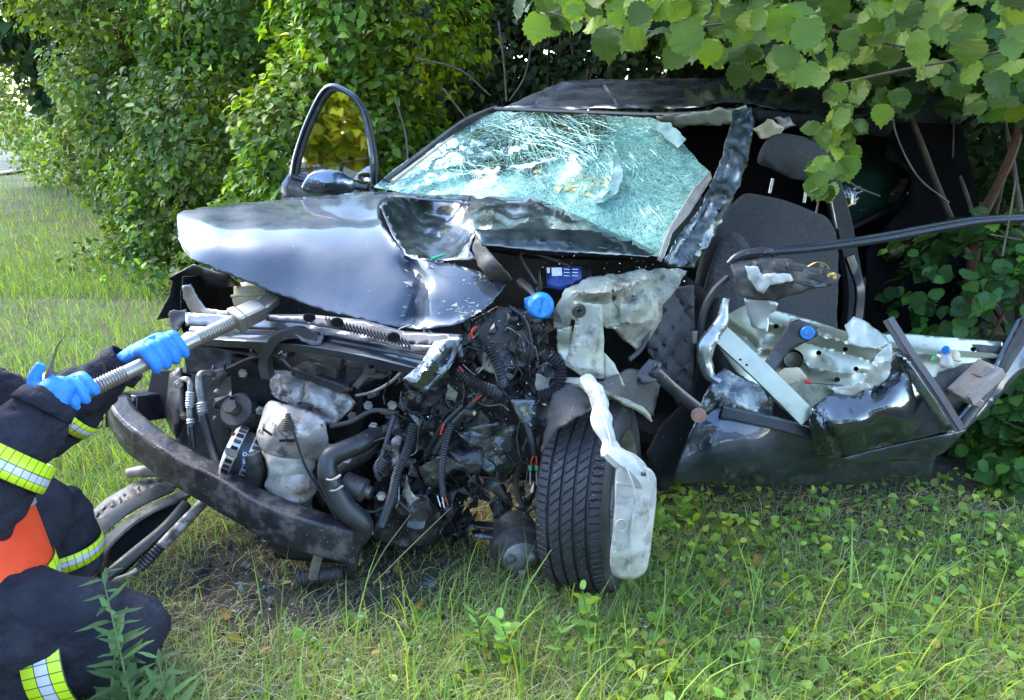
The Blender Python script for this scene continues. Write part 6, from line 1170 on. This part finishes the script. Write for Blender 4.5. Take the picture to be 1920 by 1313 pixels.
def f(m):   # the body itself, one surface
    m.tube([hip, hip.lerp(sho, .5), sho, neck, neck + Vector((.02, .0, .06))], [.13, .12, .13, .06, .055], skin, n=16)
    for a, b, c, r in ((shN, elN, wrN, .045), (shF, elF, wrF, .045)): m.tube([a, b, c], [r * 1.1, r, r * .65], skin, n=10, smooth_path=False)
    for a, b, c in ((hipN, kN, aN), (hipF, kF, aF)): m.tube([a, b, c], [.08, .045, .035], skin, n=12, smooth_path=False)
    h = neck + Vector((.05, .0, .17)); m.lathe(h - Vector((0, 0, .13)), h + Vector((0, 0, .12)), [(0, 0), (.04, .035), (.2, .062), (.45, .078), (.7, .08), (.9, .055), (1, 0)], skin, n=24)
    m.lathe(h + Vector((.06, 0, -.01)), h + Vector((.105, 0, -.025)), [(0, .016), (.6, .014), (1, 0)], skin, n=10)
    for s_ in (-1, 1): m.lathe(h + Vector((0, s_ * .07, -.01)), h + Vector((-.005, s_ * .095, 0)), [(0, .02), (.6, .026), (1, 0)], skin, n=12)
B(f, 'body', person, remesh=.012, smo=2)
h = neck + Vector((.05, .0, .17))
for s_ in (-1, 1): B(lambda m: m.lathe(h + Vector((.068, s_ * .03, .012)), h + Vector((.082, s_ * .031, .012)), [(0, .012), (.5, .011), (1, 0)], white_lb, n=12), 'eye', person)
B(lambda m: m.box(h + Vector((.07, -.022, -.062)), h + Vector((.07, .022, -.062)), .012, .008, pm('lips', (.4, .16, .14))), 'mouth', person, bevel=.003)
B(lambda m: m.lathe(h + Vector((-.01, 0, .03)), h + Vector((-.01, 0, .15)), [(-.05, .14), (0, .135), (.1, .105), (.5, .1), (.85, .07), (1, 0)], helm_m, n=28), 'helmet', person)
def f(m):
    m.tube([hip + Vector((0, 0, -.04)), hip.lerp(sho, .4), sho, neck], [.2, .195, .18, .08], cloth, n=20, flat=1.0)
    m.tube([shN, shN.lerp(elN, .6) + Vector((-.0, 0, 0)), elN, elN.lerp(wrN, .35), elN.lerp(wrN, .75), wrN], [.09, .085, .088, .088, .074, .052], cloth, n=16)
    m.tube([shF, shF.lerp(elF, .6), elF, elF.lerp(wrF, .4), wrF.lerp(elF, .12)], [.09, .088, .092, .088, .05], cloth, n=16)
cloth_obj(f, 'jacket', .011, .03, .09)
def f(m):
    m.tube([hipN, hipN.lerp(kN, .5) + Vector((0, 0, .03)), kN + Vector((-.03, 0, .0))], [.14, .115, .095], cloth, n=20); m.tube([kN + Vector((-.06, 0, 0)), kN + Vector((.0, 0, -.01)), kN + Vector((.05, .0, -.03))], [.1, .095, .06], cloth, n=18)
    m.tube([kN + Vector((.0, 0, -.02)), kN.lerp(aN, .5), aN], [.11, .10, .08], cloth, n=16)
    m.tube([hipF, hipF.lerp(kF, .5) + Vector((0, 0, .02)), kF], [.14, .11, .095], cloth, n=20)
    m.tube([kF, kF.lerp(aF, .5), aF + Vector((0, 0, .05))], [.09, .085, .075], cloth, n=16)
cloth_obj(f, 'trousers', .011, .035, .16)
bootm = pm('black_boot_leather', (.015, .014, .014), rough=.5, bump=.2)
for a, d in ((aN, Vector((-.24, -.02, -.01))), (aF, Vector((-.2, .05, -.03)))): B(lambda m: m.tube([a, a + d * .5 + Vector((0, 0, -.01)), a + d], [.065, .05, .035], bootm, n=12), 'boot', person)
def bandp(pts, r, name='reflective_band', mat=None, flat=1.0): return B(lambda m: m.tube(pts, r, mat or band_m, n=40, cap=False, smooth_path=False, flat=flat), name, person, solid=.003)
bandp([elN.lerp(wrN, .30), elN.lerp(wrN, .36), elN.lerp(wrN, .42), elN.lerp(wrN, .52)], [.106, .105, .102, .098])
bandp([elF.lerp(wrF, .25), elF.lerp(wrF, .4)], [.105, .104])
bandp([kN.lerp(aN, .22), kN.lerp(aN, .40)], [.134, .130]); bandp([kF.lerp(aF, .45), kF.lerp(aF, .62)], [.1, .1])
# vest
def f(m): m.tube([hip + Vector((0, 0, -.02)), hip.lerp(sho, .3), hip.lerp(sho, .6), sho + Vector((0, 0, .02))], [.232, .225, .22, .205], vest_m, n=48, cap=False)
v = B(f, 'vest', person, solid=.004)
bandp([hip + Vector((.0, 0, -.045)), hip + Vector((.0, 0, -.02)), hip.lerp(sho, .03)], [.236, .238, .236])
B(lambda m: m.tube([hip.lerp(sho, .22), hip.lerp(sho, .36)], [.232, .229], pm('silver_tape', (.5, .51, .58), rough=.35), n=48, cap=False, smooth_path=False), 'silver_band', person, solid=.003)
# gloves: palm, four bent fingers, thumb
tocam_ = (EYE - onbar(.3)).normalized(); u_ = (Vector((0, 0, 1)) - bd * bd.z).normalized(); f_ = u_.cross(bd).normalized()
if f_.dot(tocam_) < 0: f_ = -f_
def ring(t, deg, r): a = R(deg); return onbar(t) + (u_ * math.sin(a) + f_ * math.cos(a)) * r
def glove(wrist, t0, dt, knuckle_deg, thumb, name, start=100, sweepdeg=-190, lens=(1, 1.06, 1, .86)):
    def f(m):
        kn = [ring(t0 + i * dt, start, .038) for i in range(4)]; pc = sum(kn, Vector()) / 4
        for i in range(4):
            ln = lens[i]; pts = [wrist.lerp(kn[i], .45)] + [ring(t0 + i * dt + .004 * k, start + sweepdeg * ln * q, rr) for k, (q, rr) in enumerate(((0, .038), (.2, .036), (.42, .0315), (.65, .0305), (.85, .029)))]
            m.tube(pts, [.017, .0155, .0143, .0135, .0128, .0105], glove_m, n=12, seg=6)
        m.tube([wrist, wrist.lerp(pc, .5), pc + (u_ * -.004)], [.034, .042, .036], glove_m, n=16, flat=.7)
        m.tube([wrist.lerp(pc, .3)] + thumb, [.02, .018, .015, .011], glove_m, n=12)
    return B(f, name, person, remesh=.0027, smo=1)
DT = .027 / (b1 - b0).length
glove(wrF + Vector((.01, 0, .004)), .44, DT, 0, [ring(.47, 150, .05), ring(.54, 120, .046), ring(.585, 105, .034)], 'glove', start=95, sweepdeg=-185)
glove(wrN + Vector((.0, .01, .01)), .015, DT, 0, [W(70, 725, 1.68), W(66, 705, 1.69), W(78, 682, 1.70)], 'glove', start=120, sweepdeg=-175)
B(lambda m: m.tube([wrN.lerp(elN, .03), wrN.lerp(elN, -.14)], [.04, .036], glove_m, n=18, smooth_path=False, rough=.006), 'glove_cuff', person)
B(lambda m: m.tube([wrF.lerp(elF, .15), wrF.lerp(elF, -.12)], [.034, .033], glove_m, n=18, smooth_path=False, rough=.005), 'glove_cuff', person)
spike = thing('metal_spike', W(92, 700, 1.66), 'thin grey tapered spike held upright in the nearer blue glove', 'spike')
B(lambda m: m.tube(L((84, 722, 1.665), (92, 700, 1.66), (101, 668, 1.66)), [.006, .007, .0025], steel, n=10), 'shaft', spike)
B(lambda m: m.tube(L((101, 672, 1.66), (108, 648, 1.66), (122, 628, 1.66)), [.0035, .003, .001], stem_m, n=6), 'green_tip', spike)

# ------------------------------------------------------------------ loose parts lying in the grass
lb = thing('detached_bumper', G(240, 1040), 'detached black plastic bumper with curved grey trims lying in the grass under the steel beam', 'bumper')
ribm = pm('ribbed_bumper_plastic', (.03, .029, .03), (.06, .057, .055), scale=18, rough=.5, rough2=.75, bump=.4, bscale=60, dirt=(.055, .05, .045), dscale=9, dlo=.5, dhi=.7)
trimm = pm('grey_trim_plastic', (.11, .105, .10), (.07, .066, .063), scale=26, rough=.5, bump=.3, dirt=(.07, .06, .05), dscale=20)
B(lambda m: m.sheet([(100, 1080, 1.86), (112, 1035, 1.92), (150, 980, 2.0), (200, 935, 2.1), (262, 900, 2.2), (350, 893, 2.22), (330, 915, 2.15), (250, 950, 2.04), (185, 1010, 1.95), (145, 1085, 1.85)], [], ribm, step=6, crumple=((.004, 9),), creases=[([(120 + k * 6, 1078), (150 + k * 7, 1000), (200 + k * 8, 945), (280 + k * 8, 905)], .008 * (1 if k % 2 else -1), 2.2) for k in range(6)]), 'bumper_cover', lb, solid=.006)
for pts, w_ in ((L((122, 1082, 1.84), (170, 1010, 1.92), (240, 950, 2.02), (320, 912, 2.12)), .022), (L((155, 1084, 1.84), (205, 1015, 1.92), (270, 962, 2.0), (352, 925, 2.1)), .016)):
    B(lambda m: m.sweep(pts, [(-w_, -.003), (w_, -.003), (w_, .004), (w_ * .7, .008), (-w_, .004)], trimm, up=(.3, -.5, 1)), 'curved_trim', lb)
B(lambda m: m.tube(L((190, 1090, 1.82), (250, 1040, 1.9), (310, 990, 1.98), (350, 945, 2.06)), .017, blackpl_d, n=10), 'lower_tube', lb)
B(lambda m: m.sheet([(170, 1080, 1.9), (230, 1000, 2.0), (300, 950, 2.1), (352, 935, 2.15), (330, 985, 2.05), (260, 1050, 1.95), (220, 1090, 1.88)], [], voidm, step=12), 'inner_shell', lb, solid=.006)
B(lambda m: m.tube(L((240, 887, 2.2), (270, 883, 2.2), (300, 888, 2.2)), [.016, .022, .018], trimp, n=12, rough=.006), 'rolled_edge', lb) if False else B(lambda m: m.tube(L((240, 887, 2.2), (270, 883, 2.2), (300, 888, 2.2)), [.012, .02, .014], beige_pl, n=12, rough=.006), 'rolled_edge', lb)
fp = thing('silver_pipe', G(330, 1040), 'short silver metal pipe with a black ribbed end under the bumper beam', 'pipe')
B(lambda m: m.tube(L((388, 935, 2.08), (350, 975, 2.0), (302, 1025, 1.93)), .017, alu, n=16), 'tube', fp)
B(lambda m: m.tube(L((304, 1022, 1.93), (282, 1045, 1.91), (262, 1064, 1.9)), .016, hose, n=12, rib=(.01, .12)), 'ribbed_end', fp)
B(lambda m: m.tube(L((262, 1064, 1.9), (240, 1078, 1.88), (205, 1090, 1.86)), .006, alt_m, n=8), 'bent_tip', fp)
sc = thing('plastic_scrap', G(490, 1300), 'torn dark grey plastic scrap lying in the front grass', 'scrap')
B(lambda m: (m.sheet([(448, 1300, 1.43), (480, 1290, 1.44), (530, 1285, 1.46), (528, 1300, 1.44), (505, 1312, 1.42), (500, 1303, 1.43), (450, 1312, 1.42)], [], blackpl_d, step=8, crumple=((.006, 15),))), 'scrap_sheet', sc, solid=.003)
for i, (px, py, lab) in enumerate([(825, 1115, 'small black plastic splinter on the soil below the loose flange'), (530, 985, 'small dark plastic piece on the soil under the bumper beam'), (905, 1075, 'pale grey curled splinter beside the tyre foot'), (1375, 1095, 'small black splinter in the grass right of the wheel')]):
    g = G(px, py); t = thing('splinter', g, lab, 'debris'); B(lambda m: m.sheet([(px - 16, py + 2, g.y), (px - 4, py - 12, g.y + .02), (px + 15, py - 6, g.y + .02), (px + 12, py + 6, g.y - .01)], [], blackpl_d if i != 2 else alt_m2, step=5, crumple=((.01, 30),), ragged=1), 'shell', t, solid=.003)
def litter(name, n_, reg, col, s0, s1, label, kindname):
    t = thing(name, (0, 1.8, 0), label, kindname); t['kind'] = 'stuff'; p = sampler_screen(*reg)(n_); p[:, 2] += RNG.uniform(.01, .05, n_)
    foliage(t, p, unit(RNG.normal(0, .5, p.shape) + [0, 0, 1]), unit(RNG.normal(0, 1, p.shape)), RNG.uniform(s0, s1, n_), col, 'oval', name='litter', yellow=0)
litter('fallen_leaves', 90, (400, 1900, 960, 1313), (.36, .22, .06), .02, .045, 'scattered fallen yellow-brown leaves in the front grass', 'leaves')
litter('flower_heads', 60, (1150, 1900, 930, 1300), (.5, .42, .03), .006, .012, 'tiny yellow flower heads in the grass', 'flowers')
litter('pale_debris', 380, (420, 1250, 930, 1280), (.42, .4, .36), .005, .014, 'tiny pale fragments strewn over the soil in front of the car', 'debris')
# long stalk crossing in front of the engine, and grass stalks by the wheel
for pts, lab in (([(688, 1090, 1.86), (722, 1030, 1.85), (770, 965, 1.84)], 'thin dry stalk leaning across the lower hoses'), ([(700, 1095, 1.84), (770, 1025, 1.83), (846, 952, 1.82)], 'longest dry stalk leaning in front of the wiring')):
    t = thing('dry_stalk', W(*pts[0]), lab, 'stalk'); B(lambda m: m.tube(L(*pts), [.0022, .0016, .0008], pm('straw_stalk', (.3, .27, .12), rough=.7), n=5), 'stem', t)
# seams, cuffs and pocket of the suit
for a, b, r in ((wrN, elN, .06), (wrF, elF, .056)):
    B(lambda m: m.tube([a.lerp(b, .02), a.lerp(b, .07), a.lerp(b, .14)], [r, r * 1.06, r * 1.14], cloth, n=22, cap=False, smooth_path=False, rough=.004), 'sleeve_cuff', person, solid=.006)
B(lambda m: m.tube([wrF.lerp(elF, .3) + Vector((0, -.088, 0)), wrF.lerp(elF, .42) + Vector((0, -.094, 0))], .004, alu, n=6), 'zip_pull', person)
def f(m):
    for i in range(260):
        px, py = RNG.normal(640, 190), RNG.normal(1075, 60); g = G(px, py, .012); s = abs(RNG.normal(0, .008)) + .004; u = Vector(RNG.normal(0, 1, 3)).normalized(); v = u.orthogonal().normalized(); q = [g + (u * math.cos(a) + v * math.sin(a)) * s * RNG.uniform(.5, 1.3) for a in (0, 1.5, 3, 4.6)]
        m.add(q + [g + u.cross(v) * s * .3], [(0, 1, 4), (1, 2, 4), (2, 3, 4), (3, 0, 4)], (blackpl_d, scrm, blackpl_d)[i % 3])
o_ = B(f, 'plastic_debris', None, smooth=False); tag(o_, 'small black plastic fragments strewn over the soil under the nose', 'debris', None, 'stuff')
